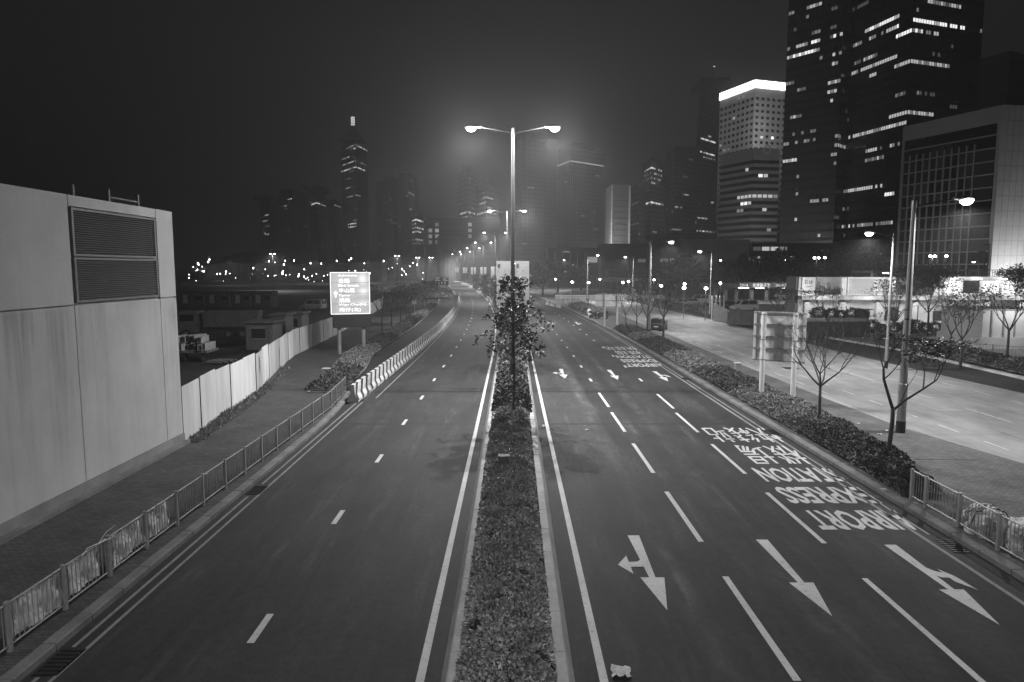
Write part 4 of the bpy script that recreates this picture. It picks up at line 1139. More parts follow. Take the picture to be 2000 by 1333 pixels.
def bbox(m, u0, u1, z0, z1, o0, o1):
    P = [pb(u0, z0, o0), pb(u1, z0, o0), pb(u1, z0, o1), pb(u0, z0, o1), pb(u0, z1, o0), pb(u1, z1, o0), pb(u1, z1, o1), pb(u0, z1, o1)]
    return m.add(P, [(0, 3, 2, 1), (4, 5, 6, 7), (0, 1, 5, 4), (1, 2, 6, 5), (2, 3, 7, 6), (3, 0, 4, 7)])


zb0, zb1 = Zat(708, 36.4), Zat(610, 36.4)
for i in range(4): bbox(MB(), 0, 1, zb0 + (zb1 - zb0) * i / 4 + .006, zb0 + (zb1 - zb0) * (i + 1) / 4 - .006, .3, .33).build('sign_panel', SIGNBACK, bs)
for i in range(5):
    z = zb0 + .05 + (zb1 - zb0 - .1) * i / 4; bbox(MB(), 0, 1, z - .035, z + .035, .22, .298).build('back_rail', GALV, bs)
for u in (.02, .94): bbox(MB(), u, u + .04, zb0, zb1, .24, .296).build('edge_channel', SIGNBACK, bs)
for u in (.22, .82):
    p = pb(u, 0, .08); MB().tube([(p[0], p[1], .1), (p[0], p[1], zb1 - .05)], .135, 12).build('post', WHITEP, bs)
    for z in (zb0 + .1, zb0 + 1.2, zb1 - .15): MB().tube([(p[0], p[1], z - .03), (p[0], p[1], z + .03)], .155, 10).build('clamp', GALV, bs)
fs = thing('road_sign', 'back of a wide signboard on two white posts near the far crossing', 'road sign', (17, 86, 0))
y = 86; x0, x1 = at(1166, 600, y).x - .2, at(1222, 600, y).x; za, zb = Zat(600, y), Zat(574, y)
for i in range(2): MB().box(x0, x1, y, y + .04, za + (zb - za) * i / 2 + .01, za + (zb - za) * (i + 1) / 2 - .01).build('sign_panel', SIGNBACK, fs)
for z in (za + .05, (za + zb) / 2, zb - .05): MB().box(x0, x1, y - .08, y - .005, z - .03, z + .03).build('back_rail', GALV, fs)
for f in (.3, .72): xx = x0 + (x1 - x0) * f; MB().tube([(xx, y - .2, .1), (xx, y - .2, zb)], .12, 8).build('post', WHITEP, fs)
gs = thing('road_sign', 'dark lane direction sign with arrows beside the far bend of the left road', 'road sign', (-27, 250, 0))
y = 250; x0, x1 = at(848, 550, y).x, at(876, 550, y).x; za, zb = Zat(558, y), Zat(541, y); MB().box(x0, x1, y, y + .2, za, zb).build('sign_panel', M('dark_sign_face', .05), gs)
m = MB()
for i in range(4):
    xa = x0 + .5 + i * (x1 - x0 - .8) / 4; m.box(xa, xa + .22, y - .03, y - .005, za + .3, za + 1.0); m.add([(xa - .2, y - .02, za + 1.0), (xa + .42, y - .02, za + 1.0), (xa + .11, y - .02, za + 1.4)], [(0, 1, 2)])
m.build('arrow', emit('sign_white', .25), gs); m = MB()
for c in (0, 1):
    for r_ in range(3): xa = x0 + .4 + c * 2.7; m.box(xa, xa + (1.9 if r_ != 1 else 1.4), y - .03, y - .005, za + 1.7 + r_ * .5, za + 1.9 + r_ * .5)
m.build('lettering', emit('sign_white', .25), gs)
for f in (.15, .85): xx = x0 + (x1 - x0) * f; MB().tube([(xx, y + .3, 0), (xx, y + .3, zb)], .14, 7).build('post', GALV, gs)
ks = thing('keep_left_sign', 'round sign on a short pole at the end of the far median barrier', 'road sign', (cx(165), 165, 0))
xk = cx(165); MB().tube([(xk, 165, .3), (xk, 165, 3.2)], .06, 7).build('pole', GALV, ks)
MB().tube([(xk, 164.9, 3.4), (xk, 164.86, 3.4)], .62, 16).build('sign_disc', WHITEP, ks); MB().tube([(xk, 164.85, 3.4), (xk, 164.83, 3.4)], .42, 14).build('disc_centre', M('sign_blue_grey', .12), ks)
pk = thing('road_sign', 'small pole sign in the left bed near the dark far trees', 'road sign', at(809, 560, 100)); x = at(809, 560, 100).x
MB().tube([(x, 100, 0), (x, 100, 2.6)], .05, 6).build('pole', GALV, pk); MB().box(x - .3, x + .3, 99.9, 99.94, 2.2, 2.8).build('sign_panel', WHITEP, pk)

# ------------------------------------------------------------------ small furniture
ub = thing('utility_box', 'small grey utility box standing in the median hedge', 'utility box', (-.28, 22.9, .2)); MB().box(-.46, -.1, 22.75, 23.05, .2, 1.0).build('cabinet', RUST, ub); MB().box(-.475, -.085, 22.735, 23.065, 1.003, 1.03).build('lid', CONC, ub); MB().box(-.41, -.15, 22.735, 22.748, .35, .85).build('door', RUST, ub)
ub = thing('utility_post', 'short grey bollard box on the right pavement beside the hedge', 'bollard', (15.4, 46, .13)); MB().box(15.15, 15.5, 45.8, 46.1, .13, 1.0).build('cabinet', GALV, ub); MB().box(15.12, 15.53, 45.77, 46.13, 1.0, 1.05).build('lid', WHITEP, ub)
ub = thing('utility_box', 'low pale box at the near tip of the left bed', 'utility box', (-12.3, 46, .13)); MB().box(-12.9, -12.35, 45.8, 46.3, .13, .6).build('cabinet', CONC, ub); MB().box(-12.93, -12.32, 45.77, 46.33, .6, .65).build('lid', MEDM, ub)


def crumple(name, label, x, y, z, s, seed, mat=WHITEP, par=None, cat='litter'):
    rr = random.Random(seed); m = MB(); n = 7
    for i in range(n):
        for k in range(n): m.v.append((x + (i / (n - 1) - .5) * s[0] + rr.uniform(-.02, .02), y + (k / (n - 1) - .5) * s[1] + rr.uniform(-.03, .03), z + abs(rr.gauss(0, s[2]))))
    m.f = [(i * n + k, i * n + n + k, i * n + n + k + 1, i * n + k + 1) for i in range(n - 1) for k in range(n - 1)]
    o = m.build(name, mat); o['label'] = label; o['category'] = cat; return o


crumple('crumpled_paper', 'crumpled white paper on the road, close to the bottom edge', 2.0, 11.85, .02, (.34, .34, .035), 4)
crumple('paper_scrap', 'white scrap by the right median kerb, near the tree trunk', 1.5, 31.6, .01, (.14, .3, .02), 5); crumple('paper_scrap', 'white scrap lying in the worn lane right of the tree trunk', 3.46, 30.8, .01, (.16, .22, .02), 6)
for i, (x, y, l) in enumerate(((16.2, 29.5, 'bright scrap on the right pavement beside the hedge'), (16.9, 30.2, 'scrap on the right pavement by the lamp post base'), (12.3, 21.9, 'pale fallen twig bundle on the right kerb by the hedge end'), (-10.9, 23.6, 'small white scrap on the left pavement'), (13.0, 13.6, 'tiny scrap on the pavement near the right railing'), (16.3, 31.6, 'pale scrap on the right pavement farther up'))):
    crumple('paper_scrap', l, x, y, .14, (.16, .14, .015), 10 + i)

# sheeting bundles behind the right railing


def bundle(label, c, s, seed, lean=0):
    rr = random.Random(seed); o = thing('sheeting_bundle', label, 'bundle', (c[0], c[1], .13)); m = MB(); nu, nv = 56, 26; from mathutils import noise as N_
    for i in range(nv + 1):
        ph = math.pi / 2 * i / nv
        for k in range(nu):
            th = 2 * math.pi * k / nu; p = Vector((math.cos(th) * max(0.0, math.cos(ph)) ** .6, math.sin(th) * max(0.0, math.cos(ph)) ** .6, max(0.0, math.sin(ph)) ** .8))
            q = p * 3.2 + Vector((seed, 0, 0)); d = 1 + .16 * N_.noise(q * .6) + .1 * abs(N_.noise(q * 1.9)) * 2 + .05 * N_.noise(q * 5)
            d += .06 * math.sin(th * 9 + 3 * N_.noise(q)) * (1 - i / nv)
            m.v.append((c[0] + p.x * s[0] * d, c[1] + p.y * s[1] * d, .13 + max(0, p.z) * s[2] * (.9 + .25 * N_.noise(q * .9)) + lean * p.y * .1 * (p.z)))
    for i in range(nv):
        for k in range(nu): m.f.append((i * nu + k, i * nu + (k + 1) % nu, i * nu + nu + (k + 1) % nu, i * nu + nu + k))
    m.build('sheeting', TARP, o, smooth=True)
    for j in range(7):
        a = rr.uniform(0, 3.14); P = []
        for k in range(15):
            f = -1 + 2 * k / 14; px_ = math.cos(a) * f * s[0] * .98 + rr.uniform(-.05, .05) - math.sin(a) * s[0] * .3 * math.sin(j * 2.1); py_ = math.sin(a) * f * s[1] * .98 + rr.uniform(-.05, .05) + math.cos(a) * s[1] * .3 * math.sin(j * 2.1)
            q = min(1, (px_ / s[0]) ** 2 + (py_ / s[1]) ** 2); P.append((c[0] + px_ * 1.06, c[1] + py_ * 1.06, .16 + s[2] * 1.06 * (1 - q) ** .42))
        MB().tube(P, .014, 4, False).build('rope', M('dark_rope', .06) if j % 2 else BANNER, o)
    return o


bundle('heap of wrinkled white sheeting behind the right railing, the farther of two', (13.15, 18.2), (.5, .75, .72), 3)
bundle('heap of wrinkled white sheeting tied with rope at the right edge, the nearer of two', (13.5, 16.8), (.62, .8, .98), 9)

# ------------------------------------------------------------------ vehicles


def wheel(m_par, x, y, r, w, par):
    o = MB().tube([(x - w / 2, y, r), (x - w * .42, y, r), (x + w * .42, y, r), (x + w / 2, y, r)], [r * .93, r, r, r * .93], 16).build('wheel', RUBBER, par, smooth=False)
    MB().tube([(x - w / 2 - .012, y, r), (x + w / 2 + .012, y, r)], r * .6, 10).build('rim', GALVD, o)


def car(label, paint, kind='hatch', group=None):
    o = thing('parked_car' if kind != 'van' else 'parked_van', label, 'car' if kind != 'van' else 'van', local=True, group=group); L = 4.1 if kind == 'hatch' else 4.5; Wd = .86; m = MB()
    # lofted lower body: sections along the car
    sec = [(-L / 2, .42, .78, .70), (-L / 2 + .12, .28, .92, .80), (-L / 2 + .8, .22, .95, .86), (0, .2, .92, .87), (L / 2 - 1.2, .2, .9, .86), (L / 2 - .4, .25, .8, .82), (L / 2 - .05, .35, .66, .7), (L / 2, .42, .6, .62)]
    if kind == 'van': L = 4.6; sec = [(-2.3, .4, 1.05, .8), (-2.2, .28, 1.1, .86), (0, .24, 1.08, .88), (1.4, .24, 1.02, .88), (2.1, .28, .92, .82), (2.3, .42, .75, .72)]
    for y, zl, zt, hw in sec: m.v += [(-hw * .92, y, zl), (hw * .92, y, zl), (hw, y, zl + .18), (hw, y, zt - .12), (hw * .93, y, zt), (-hw * .93, y, zt), (-hw, y, zt - .12), (-hw, y, zl + .18)]
    for i in range(len(sec) - 1):
        for k in range(8): m.f.append((i * 8 + k, i * 8 + (k + 1) % 8, i * 8 + 8 + (k + 1) % 8, i * 8 + 8 + k))
    m.f += [tuple(range(8)), tuple(reversed(range(8 * (len(sec) - 1), 8 * len(sec))))]; m.build('body', paint, o)
    b0, b1, t0, t1, zt, zb = (-L / 2 + .08, L / 2 - 1.25, -L / 2 + .55, L / 2 - 2.05, 1.46, .9) if kind == 'hatch' else ((-L / 2 + .5, L / 2 - 1.3, -L / 2 + 1.2, L / 2 - 2.0, 1.42, .9) if kind == 'sedan' else (-2.27, 1.45, -2.15, .75, 1.92, 1.05))
    wb, wt = .79, .62 if kind != 'van' else .72
    V = [(-wb, b0, zb), (wb, b0, zb), (wb, b1, zb), (-wb, b1, zb), (-wt, t0, zt), (wt, t0, zt), (wt, t1, zt), (-wt, t1, zt)]
    c = MB().add(V, [(0, 1, 5, 4), (1, 2, 6, 5), (2, 3, 7, 6), (3, 0, 4, 7), (4, 5, 6, 7)]).build('cabin', paint, o)

    def pane(i, j, k, l, name, nrm, f0=.08, f1=.92, g0=.15, g1=.88):
        a, b_, c_, d_ = (Vector(V[q]) for q in (i, j, k, l)); q = lambda u, w: (a.lerp(b_, u).lerp(d_.lerp(c_, u), w) + Vector(nrm) * .012); return MB().quad(q(f0, g0), q(f1, g0), q(f1, g1), q(f0, g1)).build(name, GLASSC, c)
    pane(0, 1, 5, 4, 'rear_window', (0, -1, .5)); pane(2, 3, 7, 6, 'windscreen', (0, 1, .6))
    for f0, f1 in ((.1, .46), (.5, .9)): pane(1, 2, 6, 5, 'side_window', (1, 0, .3), f0, f1); pane(3, 0, 4, 7, 'side_window', (-1, 0, .3), f0, f1)
    for x in (-.78, .78):
        for y in (-L / 2 + .78, L / 2 - .85): wheel(None, x, y, .31, .2, o)
    for s in (-1, 1):
        MB().box(s * .7 - .12, s * .7 + .12, -L / 2 - .02, -L / 2 + .1, .66, .86).build('tail_light', M('lamp_plastic', .16, .25), o); MB().box(s * .6 - .15, s * .6 + .15, L / 2 - .12, L / 2 + .01, .5, .62).build('headlight', WHITEP, o); MB().box(s * .95 - .08, s * .95 + .08, L / 2 - 1.5, L / 2 - 1.38, .92, 1.06).build('door_mirror', paint, o)
    MB().box(-.26, .26, -L / 2 - .03, -L / 2 + .02, .5, .62).build('number_plate', WHITEP, o); MB().box(-.75, .75, -L / 2 - .06, -L / 2 + .12, .34, .46).build('rear_bumper', DARKM, o)
    return o


c0 = car('black hatchback parked at the edge of the pale service road', BLACKP); c0.location = (17.75, 82.5, .0); c0.rotation_euler = (0, 0, -.35)
CG = 'cars parked before the lettered canopy'
cs = car('silver saloon car, left end of the far parked row', M('silver_paint', .3, .35, .05), 'sedan', CG); cd = car('dark saloon car right of the pale van in the far row', M('dark_car_paint', .03, .3, .05), 'sedan', CG); cv = car('pale van with a bright rear window by the lettered canopy', M('van_paint', .35, .4, .05), 'van', CG)
for o, f, px_, d, rz, l in ((cs, 1, 1331, 133, 1.3, 'silver saloon car at the left end of the far parked row'), (cs, 0, 1351, 136, 1.4, 'silver saloon car second from the left in the far row'), (cd, 1, 1400, 122, 1.2, 'dark saloon car behind the skip lamp post'), (cd, 0, 1420, 126, 1.5, 'dark saloon car between the lamp post and the bright van'), (cv, 1, 1456, 118, 1.7, 'pale van with bright windows under the lettered canopy'), (cv, 0, 1365, 142, 1.4, 'pale van farther back behind the silver cars'), (cd, 0, 400, 88, 1.4, 'dark saloon car on the building site behind the tipper truck'), (cd, 0, 455, 96, .9, 'dark saloon car on the building site before the container row'), (cv, 0, 610, 120, 1.2, 'van parked on the building site beyond the hoarding')):
    place(o, bool(f), (at(px_, 525, d).x, d, .1), rz, l)


def bike(label):
    o = thing('motorcycle', label, 'motorcycle', local=True, group='motorcycles by the far crossing')
    for y in (-.65, .65):
        w = MB().tube([(.05, y, .3), (-.05, y, .3)], .3, 14).build('wheel', RUBBER, o); MB().tube([(.06, y, .3), (-.06, y, .3)], .18, 8).build('rim', GALVD, w)
    MB().tube([(0, -.65, .32), (0, -.2, .5), (0, .3, .55), (0, .5, .85)], [.05, .13, .12, .05], 6).build('frame', DARKM, o); MB().tube([(0, .65, .3), (0, .48, .98)], .04, 5).build('fork', GALV, o)
    MB().tube([(0, .4, .82), (0, .05, .85), (0, -.05, .76)], [.08, .16, .1], 8).build('tank', BLACKP, o); MB().tube([(0, .0, .8), (0, -.4, .8), (0, -.75, .9)], [.11, .13, .06], 6).build('seat', RUBBER, o)
    MB().tube([(-.34, .36, 1.06), (0, .5, 1.0), (.34, .36, 1.06)], .02, 5).build('handlebar', DARKM, o); MB().tube([(0, .52, .9), (0, .62, .9)], .09, 8).build('headlight', WHITEP, o); MB().box(-.2, .2, -.95, -.6, .85, 1.15).build('luggage_box', DARKM, o)
    return o


bk = bike('x')
for i, (px_, d, rz, l) in enumerate(((1142, 108, .5, 'motorcycle at the left of the group by the far crossing'), (1163, 100, -1.2, 'motorcycle next to the covered scooter'), (1176, 99, 1.4, 'motorcycle beside the far signboard posts'))): place(bk, i == 0, (at(px_, 525, d).x, d, .1), rz, l)
cvd = thing('covered_scooter', 'scooter under a pale cover between the motorcycles', 'scooter', (at(1153, 525, 102).x, 102, .1)); X = at(1153, 525, 102).x
MB().tube([(X, 101.2, .25), (X, 101.4, .85), (X, 102, .8), (X, 102.5, 1.2), (X, 102.8, .4)], [.3, .32, .34, .3, .2], 8).build('cover', TARP, cvd, smooth=True); MB().tube([(X - .06, 102.7, .3), (X + .06, 102.7, .3)], .26, 10).build('wheel', RUBBER, cvd)

# rubbish skip
sk = thing('rubbish_skip', 'long open steel skip with ribbed sides at the edge of the service road', 'skip', (30.5, 88, 0)); a = -.42
def skp(u, v_, z): ca, sa = math.cos(a), math.sin(a); return (30.8 + u * ca - v_ * sa, 88.5 + u * sa + v_ * ca, z)
def skbox(u0, u1, v0, v1, z0, z1, top=0.0): P = [skp(u0, v0, z0), skp(u1, v0, z0), skp(u1, v1, z0), skp(u0, v1, z0), skp(u0, v0 - top, z1), skp(u1, v0 - top, z1), skp(u1, v1 + top, z1), skp(u0, v1 + top, z1)]; return MB().add(P, [(0, 3, 2, 1), (4, 5, 6, 7), (0, 1, 5, 4), (1, 2, 6, 5), (2, 3, 7, 6), (3, 0, 4, 7)])
skbox(-2.6, 2.6, -1.1, 1.1, .15, .25).build('floor', RUST, sk)
for v0, v1 in ((-1.15, -1.09), (1.09, 1.15)): skbox(-2.6, 2.6, v0, v1, .15, 1.75).build('side_plate', RUST, sk)
for u in (-2.6, 2.55): skbox(u, u + .06, -1.09, 1.09, .15, 1.75).build('end_plate', RUST, sk)
for i in range(8):
    u = -2.5 + i * .7; skbox(u, u + .1, -1.25, -1.152, .15, 1.7).build('rib', RUST, sk)
skbox(-2.65, 2.65, -1.25, -1.1, 1.752, 1.86).build('top_rail', RUST, sk); skbox(-2.65, 2.65, 1.1, 1.25, 1.752, 1.86).build('top_rail', RUST, sk); skbox(-2.5, 2.5, -1.05, 1.05, .252, 1.2).build('rubble', SOIL, sk)
rp = thing('ramp_parapet', 'sloping grey parapet wall behind the rubbish skip', 'wall', (30, 95, 0)); m = MB(); p0, p1 = at(1395, 605, 96), at(1450, 618, 90)
m.add([(p0.x, 96, 0), (p1.x + 1, 90, 0), (p1.x + 1, 90.3, 0), (p0.x, 96.3, 0), (p0.x, 96, 2.6), (p1.x + 1, 90, .6), (p1.x + 1, 90.3, .6), (p0.x, 96.3, 2.6)], [(0, 3, 2, 1), (4, 5, 6, 7), (0, 1, 5, 4), (1, 2, 6, 5), (2, 3, 7, 6), (3, 0, 4, 7)]).build('wall', CONC, rp)
for i in range(4):
    x = p0.x + i * .55; MB().tube([(x, 97, 0), (x, 97, 3.6)], .12, 6).build('white_post', WHITEP, rp)

# site vehicles and stores (left)
tk = thing('tipper_truck', 'big dusty tipper truck parked on the dark site', 'truck', (-31, 73, 0)); a = .12
def tkp(u, v_, z): ca, sa = math.cos(a), math.sin(a); return (-31 + u * ca - v_ * sa, 73 + u * sa + v_ * ca, z)
def tkbox(u0, u1, v0, v1, z0, z1, sh0=0, sh1=0): P = [tkp(u0, v0, z0), tkp(u1, v0, z0), tkp(u1, v1, z0), tkp(u0, v1, z0), tkp(u0 + sh0, v0, z1), tkp(u1 + sh1, v0, z1), tkp(u1 + sh1, v1, z1), tkp(u0 + sh0, v1, z1)]; return MB().add(P, [(0, 3, 2, 1), (4, 5, 6, 7), (0, 1, 5, 4), (1, 2, 6, 5), (2, 3, 7, 6), (3, 0, 4, 7)])
TP = M('truck_paint', .11, .6, .3, 1.2)
tkbox(-4.2, 3.6, -.5, .5, .75, 1.05).build('chassis', DARKM, tk); tkbox(-1.6, 3.4, -1.2, 1.2, 1.3, 2.75, -.15, .35).build('tipper_body', TP, tk)
for i in range(5): u = -1.5 + i * 1.15; tkbox(u, u + .1, -1.27, -1.202, 1.3, 2.7).build('body_rib', TP, tk)
tkbox(-1.75, 3.9, -1.26, 1.26, 2.752, 2.88).build('body_rim', TP, tk); tkbox(-4.3, -2.2, -1.15, 1.15, .7, 2.9, .1, 0).build('cab', TP, tk); tkbox(-4.0, -2.6, -1.17, -1.152, 1.9, 2.6).build('cab_window', GLASSC, tk); tkbox(3.5, 3.62, -1.15, 1.15, 1.4, 2.7, .3, .3).build('tailgate', TP, tk)
for u in (-3.4, .9, 2.3):
    for v_ in (-1.0, 1.0):
        p = tkp(u, v_, .52); q = tkp(u, v_ + (-.32 if v_ < 0 else .32), .52); w = MB().tube([p, q], .52, 16).build('wheel', RUBBER, tk); r_ = tkp(u, v_ + (-.34 if v_ < 0 else .34), .52); MB().tube([p, r_], .28, 10).build('rim', M('dusty_rim', .15), w)
def hut(label, px0, px1, d, h, depth=2.6, name='site_hut', win=1, mat=M('hut_paint', .13, .7, .25), roof_over=.25):
    xa, xb = at(px0, 600, d).x, at(px1, 600, d).x; o = thing(name, label, 'hut', ((xa + xb) / 2, d, 0)); MB().box(xa, xb, d, d + depth, 0, h).build('wall', mat, o); MB().box(xa - roof_over, xb + roof_over, d - roof_over, d + depth + roof_over, h + .003, h + .16).build('roof', mat, o)
    for i in range(win):
        f0 = (i + .22) / win; f1 = (i + .72) / win; w = MB().box(xa + (xb - xa) * f0, xa + (xb - xa) * f1, d - .04, d - .003, h * .42, h * .82).build('window', GLASS, o)
        m = MB(); u0, u1 = xa + (xb - xa) * f0, xa + (xb - xa) * f1
        for z in (h * .42, h * .82): m.box(u0 - .05, u1 + .05, d - .07, d - .042, z - .04, z + .04)
        m.build('window_frame', GALV, w)
    MB().box(xb - .32, xb - .08, d - .05, d - .003, .1, h * .8).build('door', GALVD, o); return o
hut('white site hut with a dark window just behind the hoarding', 478, 531, 62, 2.45); hut('second white hut behind the hoarding, right of the first', 528, 556, 70, 2.6); hut('farthest of three white huts behind the hoarding', 560, 588, 74, 2.5)
DC = M('site_container_paint', .06, .6, .3, .8)
for i, (a_, b_, l) in enumerate(((352, 402, 'dark site container at the left of the row, partly behind the concrete building'), (404, 452, 'dark site container with pale window, second in the row'), (454, 492, 'dark site container with twin pale panels, third in the row'), (494, 533, 'dark site container at the right end of the row, by the tall lamp'))):
    o = hut(l, a_, b_, 131, 2.9, 3, 'site_container', 2, DC, .05); xa, xb = at(a_, 600, 131).x, at(b_, 600, 131).x; MB().box(xa + .6, xa + 1.5, 130.95, 130.99, .8, 2.3).build('pale_panel', M('pale_panel_paint', .3), o)
st = thing('stacked_barriers', 'trailer piled with white striped traffic barriers at the edge of the concrete building', 'trailer', (-25.4, 55, 0)); MB().box(-27, -24.3, 54, 56.2, .7, .9).build('bed', GALVD, st)
rr = random.Random(31)
for i in range(11):
    x = -26.9 + (i % 6) * .44 + rr.uniform(-.05, .05); zb = .9 + (.62 if i > 5 else 0); yy = 54.9 + rr.uniform(-.25, .25); a = rr.uniform(-.25, .25); h_ = rr.uniform(.22, .3)
    o = MB().obox((x + .2, yy, zb + h_), (.17, .85, h_), a).build('plastic_barrier', M('scuffed_plastic', .4, .6, .45, 5, .2, 20), st); m = MB()
    for k in range(4): m.obox((x + .2 - .13 + k * .085 + math.sin(a) * .86, yy - .86 * math.cos(a), zb + h_), (.018, .02, h_ * .8), a)
    m.build('stripe', RUBBER, o)
for x in (-26.3, -24.9): MB().tube([(x - .15, 54.3, .36), (x + .15, 54.3, .36)], .36, 12).build('wheel', RUBBER, st)
pp = thing('pipe_pile', 'small pile of pale pipes on the ground beside the loaded trailer', 'pipes', (-23.2, 53.5, 0))
for i in range(6): MB().tube([(-24 + .1 * i, 53 + .22 * i, .1 + .09 * (i % 2)), (-22.6 + .15 * i, 52.6 + .22 * i, .1 + .09 * (i % 2))], .07, 7).build('pipe', GALV, pp)

# ------------------------------------------------------------------ buildings
def xy(v): return Vector((v[0], v[1]))


class Tower:
    """upright block with a near corner: left end, corner, right end (plan points), floors and bays on both faces seen"""
    def __init__(s, name, label, cat, Lp, Cp, Rp, top, fh, bay, wall, z0=0.0):
        s.L, s.C, s.R = xy(Lp), xy(Cp), xy(Rp); s.top, s.fh, s.bay, s.z0 = top, fh, bay, z0
        s.o = thing(name, label, cat, (s.C.x, s.C.y, 0)); D = s.L + s.R - s.C
        s.body = MB().prism([tuple(q) for q in (s.C, s.R, D, s.L)], z0, top).build('wall', wall, s.o)
        s.faces = []
        for A, B in ((s.L, s.C), (s.C, s.R)):
            e = B - A; l = e.length; u = e / l; n = Vector((u.y, -u.x))
            s.faces.append((A, B, l, u, n, max(1, round(l / bay))))
        s.meshes = {}; s.D = D

    def bands(s, mat, h=.35, proud=.12, name='floor_band', every=1, z0=None, z1=None):
        m = MB(); z = (s.z0 if z0 is None else z0)
        while z < (s.top if z1 is None else z1) - .2:
            for A, B, l, u, n, nb in s.faces: s.slab(m, A, B, n, z, z + h * s.fh, proud)
            z += s.fh * every
        return m.build(name, mat, s.o, kind='stuff')

    def slab(s, m, A, B, n, z0, z1, proud, back=.0):
        a, b = A + n * .004, B + n * .004; c, d = B + n * proud, A + n * proud
        m.add([(a.x, a.y, z0), (b.x, b.y, z0), (c.x, c.y, z0), (d.x, d.y, z0), (a.x, a.y, z1), (b.x, b.y, z1), (c.x, c.y, z1), (d.x, d.y, z1)], [(0, 1, 2, 3), (7, 6, 5, 4), (0, 4, 5, 1), (1, 5, 6, 2), (2, 6, 7, 3), (3, 7, 4, 0)])

    def mullions(s, mat, w=.25, proud=.16, faces=(0, 1), z0=None, z1=None, every=1):
        m = MB()
        for fi in faces:
            A, B, l, u, n, nb = s.faces[fi]
            for k in range(0, nb + 1, every):
                p = A + u * (l * k / nb); s.slab(m, p - u * w / 2, p + u * w / 2, n, s.z0 if z0 is None else z0, s.top if z1 is None else z1, proud)
        return m.build('mullion', mat, s.o, kind='stuff')

    def panes(s, mat, w=.5, h=.5, lift=.3, faces=(0, 1), z0=None, z1=None, proud=.03, name='window_grid'):
        m = MB()
        for fi in faces:
            A, B, l, u, n, nb = s.faces[fi]; z = s.z0 if z0 is None else z0
            while z + s.fh <= (s.top if z1 is None else z1) + .01:
                for k in range(nb):
                    p = A + u * (l * (k + .5 - w / 2) / nb) + n * proud; q = A + u * (l * (k + .5 + w / 2) / nb) + n * proud
                    m.quad((p.x, p.y, z + lift * s.fh), (q.x, q.y, z + lift * s.fh), (q.x, q.y, z + (lift + h) * s.fh), (p.x, p.y, z + (lift + h) * s.fh))
                z += s.fh
        return m.build(name, mat, s.o, kind='stuff')

    def pane(s, fi, k, fl, lev, w=.84, h=.36, lift=.4, mats=None):
        A, B, l, u, n, nb = s.faces[fi]; key = (fi, lev, w, h); z = s.z0 + fl * s.fh + lift * s.fh
        if z + h * s.fh > s.top or k < 0 or k >= nb: return
        if key not in s.meshes:
            W_ = l / nb * w; me = MB().quad((-W_ / 2, 0, 0), (W_ / 2, 0, 0), (W_ / 2, 0, h * s.fh), (-W_ / 2, 0, h * s.fh)).mesh('lit_window'); me.materials.append((mats or LIT)[lev]); s.meshes[key] = me
        p = A + u * (l * (k + .5) / nb) + n * .06; o = link('lit_window', s.meshes[key], None, s.o)
        o.location = (p.x - s.C.x, p.y - s.C.y, z); o.rotation_euler = (0, 0, math.atan2(u.y, u.x))

    def lit(s, px0, py0, px1, py1, dens, lev, seed=0, mats=None, **kw):
        """light the panes met by the line between two points of the photograph"""
        rr = random.Random(px0 * 7 + py0 + seed)
        for fi, (A, B, l, u, n, nb) in enumerate(s.faces):
            s0, z0 = on_wall(px0, py0, A, B); s1, z1 = on_wall(px1, py1, A, B)
            if s1 < 0 or s0 > 1: continue
            zm = z0 if fi == 1 and s0 > -.2 else z1 if fi == 0 and s1 < 1.2 else (z0 + z1) / 2
            fl = int((zm - s.z0) / s.fh)
            for k in range(max(0, int(s0 * nb)), min(nb - 1, int(s1 * nb)) + 1):
                if rr.random() < dens: s.pane(fi, k, fl, max(0, min(3, lev + (rr.choice((-1, 0, 0, 1)) if dens < .95 else rr.choice((-1, 0, 0))))), mats=mats, **kw)

    def sprinkle(s, n, seed, levs=(0, 0, 1, 2), mats=None, zmin=0, **kw):
        rr = random.Random(seed)
        for i in range(n):
            fi = rr.choice((0, 1)); nb = s.faces[fi][5]; k = rr.randrange(nb); fl = rr.randrange(int(zmin / s.fh), max(1 + int(zmin / s.fh), int((s.top - s.z0) / s.fh)))
            for j in range(rr.choice((1, 1, 1, 2, 3))): s.pane(fi, k + j, fl, rr.choice(levs), mats=mats, **kw)

    def parapet(s, mat, z0, z1, proud=.25, name='parapet'):
        m = MB()
        for A, B, l, u, n, nb in s.faces: s.slab(m, A, B, n, z0, z1, proud)
        return m.build(name, mat, s.o)


FAR = [emit('far_window_dim', .08), emit('far_window_soft', .22), emit('far_window', .5), emit('far_window_bright', 1.2)]


def cor(px_, d): p = at(px_, 525, d); return (p.x, d)


